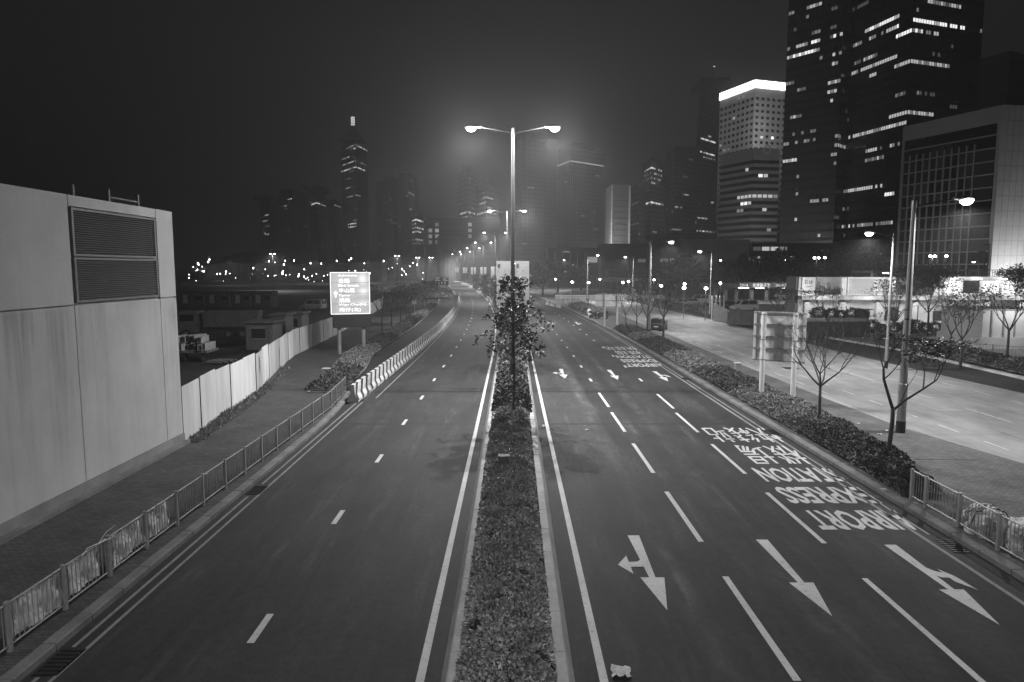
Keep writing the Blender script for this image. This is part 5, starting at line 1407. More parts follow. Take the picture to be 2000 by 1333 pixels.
# twin glass towers
T1 = Tower('glass_tower', 'left of two huge dark glass office towers with scattered lit floors', 'office tower', cor(1520, 353), cor(1624, 330), cor(1656, 345), 165, 4.2, 1.55, CLAD)
T1.bands(GLASS, .3, .1); T1.mullions(CLAD, .18, .14)
for r in ((1528, 31, 1548, 22, 1, 2), (1580, 22, 1604, 8, 1, 2), (1524, 104, 1600, 82, .9, 2), (1535, 116, 1600, 92, .9, 2), (1560, 50, 1580, 40, .6, 0), (1545, 60, 1555, 55, .6, 0), (1524, 165, 1550, 155, .6, 1), (1555, 178, 1570, 172, .7, 0), (1545, 228, 1554, 225, 1, 2), (1545, 190, 1575, 180, .4, 0), (1545, 262, 1600, 250, .5, 0), (1535, 282, 1605, 270, .5, 1), (1520, 322, 1552, 313, 1, 2), (1545, 318, 1552, 313, 1, 2), (1575, 395, 1612, 393, .8, 0), (1545, 452, 1572, 452, .6, 1), (1520, 170, 1530, 165, .8, 1), (1590, 68, 1600, 60, .8, 1),
          (1626, 20, 1636, 20, 1, 1), (1624, 45, 1634, 44, .8, 0), (1626, 62, 1634, 62, .6, 1), (1626, 76, 1645, 76, .6, 2), (1628, 100, 1640, 100, .8, 1), (1626, 117, 1636, 117, .9, 2), (1622, 155, 1640, 155, .9, 1), (1622, 172, 1634, 172, 1, 2), (1624, 205, 1632, 205, .8, 2), (1626, 262, 1640, 262, .9, 1), (1626, 278, 1652, 278, .9, 2), (1624, 300, 1630, 300, 1, 1), (1626, 420, 1640, 420, .5, 0)): T1.lit(*r)
T1.sprinkle(26, 5, (0, 0, 0, 1))
T2 = Tower('glass_tower', 'right of two huge dark glass office towers, with bright bands of lit floors', 'office tower', cor(1640, 336), cor(1754, 300), cor(1886, 314), 165, 4.2, 1.5, CLAD)
T2.bands(GLASS, .3, .1); T2.mullions(CLAD, .18, .14)
for r in ((1692, 59, 1756, 24, 1, 3), (1756, 27, 1884, 48, .85, 3), (1735, 60, 1756, 50, 1, 3), (1756, 47, 1800, 55, .9, 2), (1800, 62, 1830, 64, .7, 1), (1695, 80, 1722, 68, .5, 1), (1668, 86, 1680, 80, 1, 2), (1690, 116, 1706, 110, 1, 2), (1664, 147, 1750, 114, .95, 2), (1750, 113, 1850, 128, .95, 2), (1702, 152, 1712, 146, 1, 2), (1750, 175, 1800, 178, .6, 1), (1800, 190, 1830, 192, .4, 0), (1738, 225, 1820, 230, 1, 2), (1658, 268, 1752, 243, .95, 2), (1734, 250, 1770, 247, .95, 2), (1694, 298, 1712, 290, 1, 2), (1685, 318, 1724, 310, .8, 1), (1644, 386, 1704, 373, 1, 2), (1708, 376, 1722, 373, .8, 2), (1730, 374, 1746, 374, 1, 3), (1620, 447, 1740, 438, .9, 1), (1690, 330, 1700, 327, .5, 0), (1740, 288, 1756, 286, .7, 1), (1820, 105, 1870, 108, .6, 0), (1670, 12, 1700, -5, .6, 0), (1812, 2, 1876, 6, .9, 1)): T2.lit(*r)
T2.sprinkle(24, 8, (0, 0, 0, 1))
o = Tower('dark_block', 'broad dark block half hidden behind the right glass tower', 'office building', cor(1835, 430), cor(1942, 400), cor(2080, 440), Zat(103, 400), 4, 3, M('dim_block_wall', .06)); o.bands(CLADM, .3, .15); o.parapet(CLADM, o.top - 3, o.top + 1)

# hotel with glowing crown
H = Tower('hotel_tower', 'tall hotel tower with a glowing white band around its roof', 'hotel', cor(1396, 484), cor(1462, 450), cor(1524, 458), Zat(168, 450), 3.9, 4.3, TILE)
H.panes(GLASS, .5, .45, .3, z0=20, z1=H.top - 3)
H.parapet(CROWN, Zat(171, 450), Zat(157, 450), .6, 'light_band'); H.parapet(WHITEP, Zat(157, 450) + .01, Zat(155, 450), .7, 'coping')
for fi, (A, B, l, u, n, nb) in enumerate(H.faces):
    m = MB(); rr = random.Random(fi); k = .08
    while k < .9:
        w = rr.uniform(.008, .022); p, q = A + u * l * k + n * .62, A + u * l * (k + w) + n * .62; zc = Zat(164, 450); m.quad((p.x, p.y, zc - 1), (q.x, q.y, zc - 1), (q.x, q.y, zc + rr.choice((.6, 1.2))), (p.x, p.y, zc + .9)); k += w + .012
    m.build('light_lettering', CROWNL, H.o)
for r in ((1399, 243, 1402, 242, 1, 2), (1430, 232, 1434, 231, 1, 3), (1406, 284, 1416, 280, .9, 2), (1474, 269, 1508, 269, .7, 2), (1446, 190, 1448, 189, 1, 0), (1404, 300, 1420, 296, .4, 0)): H.lit(*r, mats=LIT, w=.5, h=.45, lift=.3)
BK = Tower('banded_office', 'office block with pale horizontal bands in front of the hotel tower', 'office building', cor(1401, 425), cor(1463, 400), cor(1514, 402), Zat(297, 400), 3.85, 3.0, GLASS)
BK.bands(TILE, .48, .5, z1=Zat(312, 400)); BK.parapet(TILE, Zat(312, 400), Zat(290, 400), .45)
m = MB(); A, B, l, u, n, nb = BK.faces[1]; c = A + u * l * .5 + n * .6; rg = []
for k in range(6):
    a = k * math.pi / 3 + .52
    for r_ in (2.6, 1.9): rg.append((c.x + u.x * r_ * math.cos(a), c.y + u.y * r_ * math.cos(a), Zat(291, 400) - .4 + r_ * 1.1 * math.sin(a)))
m.add(rg, [(2 * k, 2 * ((k + 1) % 6), 2 * ((k + 1) % 6) + 1, 2 * k + 1) for k in range(6)]); m.build('roof_emblem', M('emblem_paint', .65), BK.o)
for r in ((1489, 347, 1494, 346, 1, 3), (1456, 342, 1459, 341, 1, 2), (1442, 395, 1452, 393, 1, 2), (1454, 394, 1464, 392, 1, 3), (1474, 391, 1490, 389, .9, 2), (1446, 403, 1465, 402, .9, 3), (1404, 420, 1430, 418, .6, 0), (1440, 416, 1450, 415, .9, 1), (1495, 409, 1498, 409, 1, 2), (1500, 450, 1503, 449, 1, 2), (1411, 322, 1414, 321, 1, 2), (1497, 389, 1512, 389, .7, 1)): BK.lit(*r, w=.8, h=.46, lift=.5)
spot('hotel_fill', (150, 418, 92), 38000, None, 150, .6, (.12, .5, .2)); spot('banded_office_fill', (112, 320, 12), 55000, None, 160, .5, (.1, 1, .5))  # unseen fill spots added to brighten the hotel and the banded block

# long grid building, pale end wall
GA, GB, GC = cor(1748, 190), cor(1935, 165), cor(2080, 168)
GBT = Tower('grid_building', 'broad concrete building with a dark window grid and a pale blank end wall', 'building', GA, GB, GC, Zat(205, 165), 3.55, 2.6, M('grid_building_tile', .44, .6, .1, .2, .06, 2))
A, B, l, u, n, nb = GBT.faces[0]
zt = Zat(235, 165); P0, P1 = A + u * (l * .03), A + u * (l * .965); m = MB(); GBT.slab(m, P0, P1, n, 2, zt - .5, .03); m.build('window_recess', GLASS, GBT.o)
nf = 12; fz = (zt - 5.5) / nf; cols = [P0 + (P1 - P0) * (.80 * k / 10) for k in range(11)]
for k in range(11): m = MB(); GBT.slab(m, cols[k] - u * .17, cols[k] + u * .17, n, 2, zt - 4.6, .36); m.build('pier', TILE, GBT.o)
for f in range(nf + 1): m = MB(); z = 2.2 + f * fz; GBT.slab(m, P0, P1, n, z, z + .32, .3); m.build('floor_beam', TILE, GBT.o)
gm = None
for f in range(nf):
    for k in range(11):
        a, b = (cols[k] + u * .2, (cols[k + 1] - u * .2) if k < 10 else P1 - u * .2); z = 2.2 + f * fz
        r_ = R.random(); mt = GLASS if r_ > .35 else M('window_blind', .05, .5)
        q = MB().quad((a.x + n.x * .05, a.y + n.y * .05, z + .4), (b.x + n.x * .05, b.y + n.y * .05, z + .4), (b.x + n.x * .05, b.y + n.y * .05, z + fz - .08), (a.x + n.x * .05, a.y + n.y * .05, z + fz - .08)); q.build('window', mt, GBT.o)
A1, B1, l1, u1, n1, nb1 = GBT.faces[1]; m = MB()
for f in range(1, 13): m_ = Zat(205, 165) * f / 13; GBT.slab(m, A1, B1, n1, m_, m_ + .06, .02)
for k in range(1, 12): p = A1 + u1 * l1 * k / 12; GBT.slab(m, p - u1 * .03, p + u1 * .03, n1, 0, GBT.top - .1, .025)
m.build('facing_joint', CONC, GBT.o, kind='stuff')
spot('facade_fill', (92, 165, 9), 3000, None, 160, .5, (.9, .5, .35)); rt = Vector(GB) * .35 + Vector(GA) * .65; MB().obox((rt.x + 8, rt.y + 4, GBT.top + .4), (3, 11, .35), math.atan2(u.y, u.x) - math.pi / 2).build('roof_plant', GALVD, GBT.o)  # the spot is an unseen fill added to lift the window grid
for x in (119, 132, 146): spot('wall_floodlight', (x, 158, 5), 6000, None, 150, .6, (0, .85, .55))
for i, (px_, d) in enumerate(((1922, 150), (1929, 149))):
    o = thing('floodlight_mast', ('shorter', 'taller')[i] + ' of two slim floodlight masts before the pale end wall', 'lamp', cor(px_, d) + (5,)); x, y = cor(px_, d); zt2 = Zat(492 if i == 0 else 478, d)
    MB().tube([(x, y, 4), (x, y, zt2)], .12, 6).build('pole', DARKM, o); MB().obox((x - .7, y, zt2), (.75, .3, .12)).build('lamp_head', DARKM, o)
# skyline: (left px, corner px, right px, top row, distance, floor, bay, wall, name, label, category)
WF = M('hazy_far_wall', .12, .7, .15, .03, .08, .3); WD = M('dark_far_wall', .04, .6, .2, .03, .08, .3); WP = M('pale_far_wall', .5, .7, .1, .05, .05, .5)


def sky_tower(l, c, r, top, d, fh, bay, wall, name, label, cat='tower', k1=1.05, k2=1.05): return Tower(name, label, cat, cor(l, d * k1), cor(c, d), cor(r, d * k2), Zat(top, d), fh, bay, wall)


CT_ = sky_tower(672, 700, 722, 276, 950, 4.2, 4, WD, 'stepped_skyscraper', 'tallest far tower with a pointed top and four lit bars on its mast', 'skyscraper')
CT_.bands(WF, .3, .3)
x0 = at(696, 525, 960).x; zA, zB = Zat(276, 950), Zat(246, 950); m = MB(); w = 16
m.add([(x0 - w, 960 - w, zA), (x0 + w, 960 - w, zA), (x0 + w, 960 + w, zA), (x0 - w, 960 + w, zA), (x0 - 2, 958, zB), (x0 + 2, 958, zB), (x0 + 2, 962, zB), (x0 - 2, 962, zB)], [(0, 1, 5, 4), (1, 2, 6, 5), (2, 3, 7, 6), (3, 0, 4, 7), (4, 5, 6, 7)]); m.build('pointed_crown', WD, CT_.o)
MB().tube([(x0, 960, zB), (x0, 960, Zat(222, 950))], 1.0, 6).build('mast', WD, CT_.o)
for py_ in (227, 231.5, 236, 240.5): MB().tube([(x0, 960, Zat(py_ + 1.3, 950)), (x0, 960, Zat(py_ - .9, 950))], [2.7, 2.7], 8).build('lit_mast_bar', FAR[3], CT_.o)
for r in ((676, 279, 725, 279, .6, 1), (676, 283, 722, 283, .75, 2), (682, 288, 726, 289, .8, 2), (670, 309, 682, 309, .9, 2), (670, 315, 714, 315, .7, 2), (668, 326, 712, 326, .8, 3), (676, 370, 682, 370, 1, 2), (680, 383, 704, 383, .7, 2), (680, 364, 712, 364, .4, 0), (690, 432, 694, 430, 1, 2), (680, 438, 694, 438, .9, 3), (680, 443, 694, 443, .9, 2), (690, 267, 703, 267, 1, 1), (684, 336, 690, 336, 1, 1), (678, 350, 684, 350, 1, 1)): CT_.lit(*r, mats=FAR)
CT_.sprinkle(10, 3, (0, 1), FAR)
SK = [(513, 530, 548, 388, 900, 3.6, 4, WD, 'apartment_tower', 'far dark tower at the left end of the skyline', [(516, 417, 526, 417, .8, 2), (514, 429, 522, 429, 1, 2), (520, 443, 526, 443, 1, 1), (518, 458, 526, 458, 1, 2), (530, 390, 542, 390, .6, 1)], 14),
      (549, 575, 606, 376, 880, 3.6, 4, WD, 'apartment_tower', 'far dark tower second from the left end of the skyline', [(556, 404, 560, 404, 1, 2), (556, 408, 560, 408, 1, 1), (562, 391, 570, 391, .8, 2)], 12),
      (607, 622, 640, 368, 860, 3.6, 4, WD, 'apartment_tower', 'far dark tower with one lit row, left of the pointed tower', [(608, 397, 636, 397, .8, 3), (620, 372, 624, 372, 1, 3), (610, 369, 614, 369, 1, 2), (612, 414, 630, 414, .3, 0)], 8),
      (641, 655, 671, 398, 840, 3.6, 4, WD, 'apartment_tower', 'far low tower directly left of the pointed tower', [(652, 381, 664, 381, 1, 2), (654, 400, 664, 400, 1, 3), (634, 457, 638, 455, 1, 2)], 6),
      (738, 770, 800, 350, 900, 3.8, 4, WD, 'office_tower', 'far dark tower right of the pointed tower', [(762, 420, 770, 420, .6, 1), (764, 438, 776, 438, .8, 2), (776, 440, 784, 440, .8, 2), (758, 432, 764, 432, .7, 1)], 16),
      (784, 800, 812, 345, 820, 3.8, 4, WD, 'office_tower', 'slim far tower with a short lit row near its middle', [(794, 382, 811, 382, 1, 2), (800, 350, 812, 350, .6, 1), (800, 407, 804, 407, 1, 2)], 6),
      (802, 814, 828, 424, 640, 3.6, 3, WF, 'office_block', 'far small block with five brightly lit floors', [(806, 428, 826, 428, .9, 3), (806, 433, 826, 433, .9, 2), (806, 447, 826, 447, .8, 2), (806, 456, 822, 456, .9, 2), (806, 465, 824, 465, .7, 1), (806, 473, 822, 473, .5, 0)], 0),
      (896, 914, 933, 336, 560, 3.9, 3, WF, 'office_tower', 'stepped hazy tower beyond the second lamp post, left half', [(900, 413, 930, 415, .7, 2), (902, 422, 932, 423, .9, 2), (918, 352, 922, 352, .6, 0)], 8),
      (932, 950, 972, 365, 560, 3.9, 3, WF, 'office_tower', 'stepped hazy tower beyond the second lamp post, right half', [(944, 372, 958, 372, .6, 1), (942, 390, 962, 389, 1, 2), (934, 400, 960, 402, .7, 1), (932, 413, 968, 414, .9, 2), (932, 420, 968, 420, .9, 1)], 4),
      (1006, 1020, 1086, 268, 640, 4.0, 3, WF, 'office_tower', 'wide dim tower with fine vertical ribs behind the lamp post', [(1034, 366, 1040, 366, 1, 0)], 3),
      (1088, 1112, 1176, 287, 660, 4.0, 3, WD, 'office_tower', 'wide dark tower with a thin lit roof line under the right lamp head', [(1094, 289, 1110, 287, .5, 2), (1112, 289, 1130, 290, .5, 2), (1104, 358, 1108, 358, 1, 1), (1165, 343, 1170, 343, 1, 0)], 5),
      (1230, 1244, 1258, 372, 520, 3.9, 3, WF, 'office_tower', 'narrow hazy tower right of the pale pilaster building', [(1230, 394, 1246, 394, .8, 0), (1230, 436, 1246, 436, .8, 0), (1238, 343, 1246, 343, .8, 1)], 3),
      (1252, 1268, 1296, 320, 560, 3.9, 3, WD, 'office_tower', 'dark tower with several lit top floors left of the hotel', [(1256, 328, 1294, 326, .6, 2), (1258, 334, 1292, 334, .5, 1), (1278, 341, 1292, 341, .9, 2), (1258, 349, 1290, 349, .6, 1), (1256, 354, 1290, 354, .5, 1), (1262, 395, 1294, 395, .9, 2), (1276, 452, 1282, 452, 1, 1)], 4),
      (1296, 1312, 1358, 296, 600, 3.9, 3, WD, 'office_tower', 'large unlit dark tower left of the hotel', [(1330, 345, 1346, 345, .4, 0), (1312, 408, 1344, 408, .4, 1), (1310, 448, 1318, 448, 1, 1), (1324, 446, 1328, 446, 1, 1), (1336, 380, 1344, 380, .8, 1)], 8),
      (1354, 1358, 1398, 158, 640, 4.0, 3, WD, 'office_tower', 'slim tall dark tower directly behind the hotel with two lit bands', [(1358, 268, 1396, 268, .95, 3), (1386, 264, 1396, 263, .8, 2), (1360, 295, 1396, 294, .9, 2), (1372, 303, 1394, 303, .8, 1), (1357, 422, 1380, 422, 1, 2), (1358, 400, 1368, 400, .7, 1), (1358, 454, 1394, 454, .8, 2), (1388, 398, 1392, 398, 1, 2)], 4)]
for l, c, r, top, d, fh, bay, wall, nm, lb, rows, spn in SK:
    T = sky_tower(l, c, r, top, d, fh, bay, wall, nm, lb, 'tower')
    T.bands(WF if wall is WD else WD, .35, .2)
    if c in (1020, 1112): T.mullions(M('rib_paint', .3), .5, .5, every=1)
    if c == 1112:
        p = [(1090, 325), (1110, 313), (1160, 318)]; A, B = T.faces[0][0], T.faces[0][1]
        T.parapet(FAR[2], Zat(316, 660), Zat(313.6, 660), .5, 'roof_light_line')
    T.parapet(wall, T.top - 1, T.top + 2.5, .1)
    for q in rows: T.lit(*q, mats=FAR)
    if spn: T.sprinkle(spn, l, (0, 0, 1), FAR, h=.4, w=.6)
    e = T.D; MB().obox(((T.C.x + e.x) / 2, (T.C.y + e.y) / 2, T.top + 3), (abs(e.x - T.C.x) * .3 + 2, abs(e.y - T.C.y) * .3 + 2, 3)).build('roof_plant', wall, T.o)
o = thing('roof_mast', 'thin mast with a tiny warning light behind the hotel tower', 'mast', cor(1383, 650) + (150,)); x, y = cor(1383, 650); MB().tube([(x, y, Zat(160, 650)), (x, y, Zat(131, 650))], .8, 5).build('pole', WD, o); MB().tube([(x, y, Zat(131.5, 650)), (x, y, Zat(129.5, 650))], .9, 6).build('warning_light', FAR[3], o)
# pale pilaster building
PB = sky_tower(1180, 1192, 1229, 361, 480, 4, 3, WP, 'pilaster_building', 'pale building with two bright upright pilasters and dim glass between', 'building', 1.06, 1.01)
A, B, l, u, n, nb = PB.faces[1]; m = MB(); PB.slab(m, A + u * (l * .06), A + u * (l * .9), n, 8, PB.top + .2, .1); m.build('glass_front', WF, PB.o); m = MB(); z = 10
while z < PB.top - 4: PB.slab(m, A + u * (l * .06), A + u * (l * .9), n, z, z + .4, .25); z += 4
m.build('floor_band', WD, PB.o, kind='stuff')
for q in ((1196, 418, 1212, 418, .8, 0), (1194, 437, 1224, 438, .7, 0)): PB.lit(*q, mats=FAR)
spot('pilaster_fill', cor(1176, 455) + (9,), 110000, None, 120, .6, (.05, .5, .8))  # unseen spot added to brighten the pale pilasters
# dark slab with two lit stair wells
DS = sky_tower(829, 835, 976, 425, 430, 3.6, 4, WD, 'dark_slab_block', 'dark slab block with two columns of lit stair windows left of the lamps', 'building', 1.08, 1.0)
DS.bands(M('dim_band', .07), .3, .15)
for px_ in (847, 914):
    for py_ in (436, 443, 450, 457, 464, 471)[:6 if px_ < 900 else 5]: DS.lit(px_, py_, px_ + 1, py_, 1, 1, mats=FAR, w=.55, h=.62, lift=.3)
RBk = thing('round_block', 'dim rounded low block in front of the dark slab', 'building', cor(875, 395) + (0,)); x, y = cor(875, 395); x1 = cor(899, 395)[0]; MB().tube([(x, y + 10, 0), (x, y + 10, Zat(463, 395)), (x, y + 10, Zat(463, 395) + .8)], [x1 - x, x1 - x, (x1 - x) * .96], 20).build('wall', WF, RBk); MB().tube([(x, y + 10, Zat(463, 395) + .81), (x, y + 10, Zat(461.5, 395) + 1)], (x1 - x) * .4, 10).build('roof_plant', WD, RBk)
# low halls on the right
hallw = M('hall_concrete', .3, .85, .2, .15, .1, 3); halld = M('hall_dark_tile', .07, .7, .3, .2, .1, 3)
LH = [('museum_block', 'dark museum block with upright slits left of the lit stair tower', 1066, 1070, 1142, 487, 265, halld), ('stair_tower', 'narrow hall tower with bright stair windows', 1143, 1146, 1168, 487, 250, halld),
      ('low_hall', 'dark flat roofed hall behind the long white canopy', 1168, 1172, 1262, 479, 245, halld), ('low_hall', 'wide dark hall with stepped roof left of the pale hall', 1262, 1268, 1326, 474, 235, halld),
      ('concert_hall', 'pale blank concrete hall lit by a street lamp', 1326, 1330, 1462, 471, 228, hallw), ('podium_block', 'dark podium block with a strip of lit clerestory windows', 1462, 1468, 1640, 478, 240, halld)]
for nm, lb, l, c, r, top, d, w_ in LH:
    T = sky_tower(l, c, r, top, d, 4, 3, w_, nm, lb, 'hall', 1.06, 1.0); T.parapet(w_, T.top - .8, T.top + .5, .2)
    if nm == 'museum_block':
        T.mullions(hallw, .3, .3, z0=7, z1=T.top - 1); T.lit(1080, 531, 1110, 531, .6, 2, h=.3)
        T.lit(1100, 497, 1103, 497, 1, 1, h=.3)
    if nm == 'stair_tower':
        for py_ in (494, 500, 506, 512, 518, 524): T.lit(1148, py_, 1166, py_, .85, 1, h=.5)
        T.bands(halld, .3, .1)
    if nm == 'podium_block':
        for q in ((1462, 500, 1475, 500, .8, 1), (1482, 497, 1526, 497, .9, 1), (1528, 500, 1552, 500, 1, 2)): T.lit(*q, h=.5)
    if 'stepped' in lb: MB().obox((T.C.x + 4, T.C.y + 8, T.top + 1.4), (3, 5, 1.4)).build('roof_step', w_, T.o); T.lit(1296, 520, 1312, 520, .4, 1, h=.3); T.lit(1294, 532, 1312, 532, .5, 1, h=.3)
    if nm == 'low_hall' and 'canopy' in lb: T.lit(1250, 509, 1256, 509, 1, 1, h=.3); T.mullions(hallw, .2, .2, z0=2, z1=T.top - 4, every=3)
cn = thing('long_canopy', 'long thin white canopy before the dark halls', 'canopy', cor(1208, 215) + (0,)); xa, xb = cor(1166, 215)[0], cor(1252, 215)[0]; MB().box(xa, xb, 211, 216, Zat(550, 213), Zat(543, 213)).build('roof', WHITEP, cn)
for i in range(8): x = xa + .6 + i * (xb - xa - 1.2) / 7; MB().tube([(x, 213, 0), (x, 213, Zat(550, 213) - .01)], .16, 7).build('column', hallw, cn)
# white frame fence across the far crossing
ff = thing('frame_fence', 'low white frame fence across the far crossing', 'fence', cor(1130, 145) + (0,)); xa, xb = cor(1096, 145)[0], cor(1165, 145)[0]
for i in range(8): x = xa + (xb - xa) * i / 7; MB().box(x - .05, x + .05, 144.95, 145.05, .1, 1.9 if i % 3 == 0 else 1.4).build('post', WHITEP, ff)
for z in (.6, 1.35): MB().box(xa, xb, 144.98, 145.02, z - .05, z + .05).build('rail', WHITEP, ff)
wb_ = thing('parapet_wall', 'long low pale wall across the far end of the plaza road', 'wall', cor(1180, 165) + (0,)); MB().box(cor(1085, 165)[0], cor(1300, 165)[0], 165, 165.4, 0, .9).build('wall', hallw, wb_); MB().box(cor(1085, 165)[0], cor(1300, 165)[0], 164.95, 165.45, .9, 1.0).build('coping', WHITEP, wb_)

# ---- lettered canopy
lc = thing('lettered_canopy', 'pale canopy on columns with large white lettering over the plaza entrance', 'canopy', cor(1480, 150) + (0,)); y = 150; xa, xb, xc = cor(1385, y)[0], cor(1560, y)[0], cor(1444, y)[0]; zc0, zc1 = Zat(563, y), Zat(552.5, y)
MB().box(xa, xc - .1, y, y + 7, zc0, zc1 - .15).build('roof', M('dim_fascia', .12), lc); MB().box(xc, xb, y - .1, y + 7, zc0, zc1).build('roof_fascia', M('fascia_grey', .13), lc)
FT = emit('lit_fascia_lettering', .45)
for body, p0, p1, h0 in (('2014', 1446, 1462, .62), ('香港藝術館', 1471, 1505, .72), ('圖畫中見', 1517, 1532, .5)):
    x0_, x1_ = cor(p0, y - .12)[0], cor(p1, y - .12)[0]; hh = (zc1 - zc0); text_on('lettering', body, (x0_, y - .115, zc0 + hh * (1 - h0) / 2), (1, 0, 0), (0, 0, 1), x1_ - x0_, hh * h0, FT, lc)
MB().box(cor(1532, y)[0], cor(1560, y)[0], y - .16, y - .11, zc0 + .2, zc1 - .1).build('pale_panel', M('pale_fascia', .45), lc)
for px_ in (1403, 1422, 1443, 1474, 1503, 1530, 1556): x = cor(px_, y)[0]; MB().box(x - .35, x + .35, y + 1, y + 1.7, 0, zc0 - .005).build('column', CONC, lc)
for x in (cor(1460, y)[0], cor(1500, y)[0], cor(1540, y)[0]): MB().box(x - 1.5, x + 1.5, y + 3, y + 3.15, zc0 - .12, zc0 - .02).build('ceiling_light', TUBE, lc)
spot('canopy_light', (cor(1500, y)[0], y - 5, 6), 1500, None, 150, .5, (0, .6, -1))

# ---- mural building with lit arcade
YM = 80.0
mb_ = thing('arcade_building', 'long low building with large printed panels above a bright open arcade', 'building', (36, YM, 0))
mx = lambda p: cor(p, YM)[0]
zt, zm, zl = Zat(541, YM), Zat(578, YM), Zat(594, YM); xl, xr = mx(1562), mx(2075)
MB().box(xl, xr, YM + .1, YM + 3, zm, zt).build('upper_wall', M('arcade_wall', .4, .7, .12), mb_)
MB().box(xl, xr, YM - 1.0, YM + 7.3, zm - .45, zm - .005).build('ledge', M('ledge_concrete', .22), mb_)
MB().box(xl + 3, xr, YM + 7, YM + 7.3, .1, zm - .455).build('arcade_back_wall', M('arcade_back_paint', .5, .7, .25, .5), mb_)
MB().box(xl - .3, xl - .01, YM + .2, YM + 3, .1, zt).build('end_wall', halld, mb_)
x = xl + 1
while x < xr: MB().box(x - .3, x + .3, YM - .2, YM + .4, .1, zm - .46).build('column', M('arcade_column', .45), mb_); x += 4.2
x = xl + 2.5
while x < xr - 1: MB().box(x - .9, x + .9, YM + 3, YM + 3.14, zm - .6, zm - .47).build('ceiling_light', TUBE, mb_); x += 4.2
rr = random.Random(4)
for i in range(11):
    x = xl + 1.6 + i * 3.1; MB().box(x, x + rr.uniform(.9, 2.0), YM + 6.9, YM + 6.98, .8, rr.uniform(1.9, 2.7)).build('display_panel', rr.choice((ART1, ART2, DARKM, WHITEP)), mb_)
for nm, a, b, mt in (('poster', 1568, 1594, WHITEP), ('mural', 1595, 1644, ART1), ('mural_strip', 1646, 1656, ART2), ('poster', 1709, 1752, WHITEP), ('mural', 1753, 1826, ART1), ('mural_strip', 1827, 1836, ART2)):
    p = MB().box(mx(a), mx(b) - .05, YM - .02, YM + .095, zm + .1, zt - .05).build(nm, mt, mb_)
    if nm == 'poster':
        w = mx(b) - mx(a); text_on('lettering', '石林', (mx(a) + w * .16, YM - .03, zm + (zt - zm) * .6), (1, 0, 0), (0, 0, 1), w * .62, (zt - zm) * .24, INK, p); m = MB()
        for k, (f0, f1, z) in enumerate(((.3, .7, .45), (.08, .9, .2), (.12, .8, .12))): m.box(mx(a) + w * f0, mx(a) + w * f1, YM - .034, YM - .025, zm + (zt - zm) * z, zm + (zt - zm) * (z + .045))
        m.build('print', M('grey_ink', .12), p)
    if nm == 'mural':   # plain upright rock-like print shapes
        m = MB(); r2 = random.Random(a)
        for k in range(9):
            xx = mx(a) + (mx(b) - mx(a)) * (.08 + .1 * k); h_ = (zt - zm) * r2.uniform(.25, .75); m.add([(xx - .2, YM - .03, zm + .12), (xx + .32, YM - .03, zm + .12), (xx + .22, YM - .03, zm + h_), (xx - .08, YM - .03, zm + h_ * 1.05)], [(0, 1, 2, 3)])
        m.build('print', M('mural_ink', .045), p)
lt = MB().box(mx(1657), mx(1708), YM - .05, YM + .095, zm + .05, zt - .03).build('lattice_panel', M('lattice_paint', .42, .7, .1), mb_); m = MB()
for r_ in range(13):
    for k in range(22):
        x = mx(1658) + .1 + (k + .5 * (r_ % 2)) * .133; z = zm + .25 + r_ * (zt - zm - .4) / 13; m.add([(x + .043 * math.cos(a), YM - .055, z + .05 * math.sin(a)) for a in [q * math.pi / 3 for q in range(6)]], [(0, 1, 2, 3, 4, 5)])
m.build('lattice_hole', DARKM, lt, kind='stuff')
sx0, sx1 = mx(1838), xr   # upper shop windows at the right
x = sx0 + .5; i = 0
while x < sx1 - 2:
    w = MB().box(x, x + 1.9, YM + .03, YM + .09, zm + .3, zm + 1.75).build('shop_window', LIT[1] if i % 4 != 1 else GLASS, mb_); MB().box(x - .06, x + 1.96, YM + .0, YM + .029, zm + 1.75, zm + 1.83).build('window_head', GALVD, w); x += 2.25; i += 1
x = sx0 + .9
while x < sx1 - 1: MB().box(x, x + .75, YM - .5, YM - .38, zm + 1.92, zm + 2.0).build('tube_light', TUBE, mb_); x += 2.9
m = MB(); x = mx(1838)
while x < xr: m.box(x, x + .04, YM + .2, YM + .24, zt, zt + .75); x += .28
m.build('terrace_baluster', DARKM, mb_, kind='stuff'); MB().box(mx(1838), xr, YM + .18, YM + .26, zt + .75, zt + .82).build('terrace_rail', DARKM, mb_)
for px_ in (1600, 1690, 1780, 1880, 1985): spot('mural_fill', (mx(px_), YM - 3.2, 4.6), 900, None, 150, .5, (0, .9, .15))  # unseen spots added in front to brighten the printed panels
x = xl + 4.6
while x < xr - 1: spot('arcade_light', (x, YM + 4.5, zm - .7), 260, None, 165, .3); x += 4.2
# terrace pavilion
tp = thing('terrace_pavilion', 'flat roofed pavilion with white columns on the terrace above the murals', 'pavilion', (mx(1760), 96, zt)); xa, xb = cor(1698, 96)[0], cor(1812, 96)[0]; z1 = Zat(529, 96); MB().box(xa, xb, 95, 101, z1 - .3, z1).build('roof', CONC, tp); MB().box(xa, xb, 100.5, 100.8, zt - 3, z1 - .305).build('wall', halld, tp)
for px_ in (1704, 1754, 1779, 1804): x = cor(px_, 96)[0]; MB().box(x - .3, x + .3, 95.3, 95.9, zt - 3, z1 - .305).build('column', WHITEP, tp)
MB().box(cor(1740, 96)[0], cor(1752, 96)[0], 98, 98.1, z1 - .42, z1 - .31).build('ceiling_light', TUBE, tp)
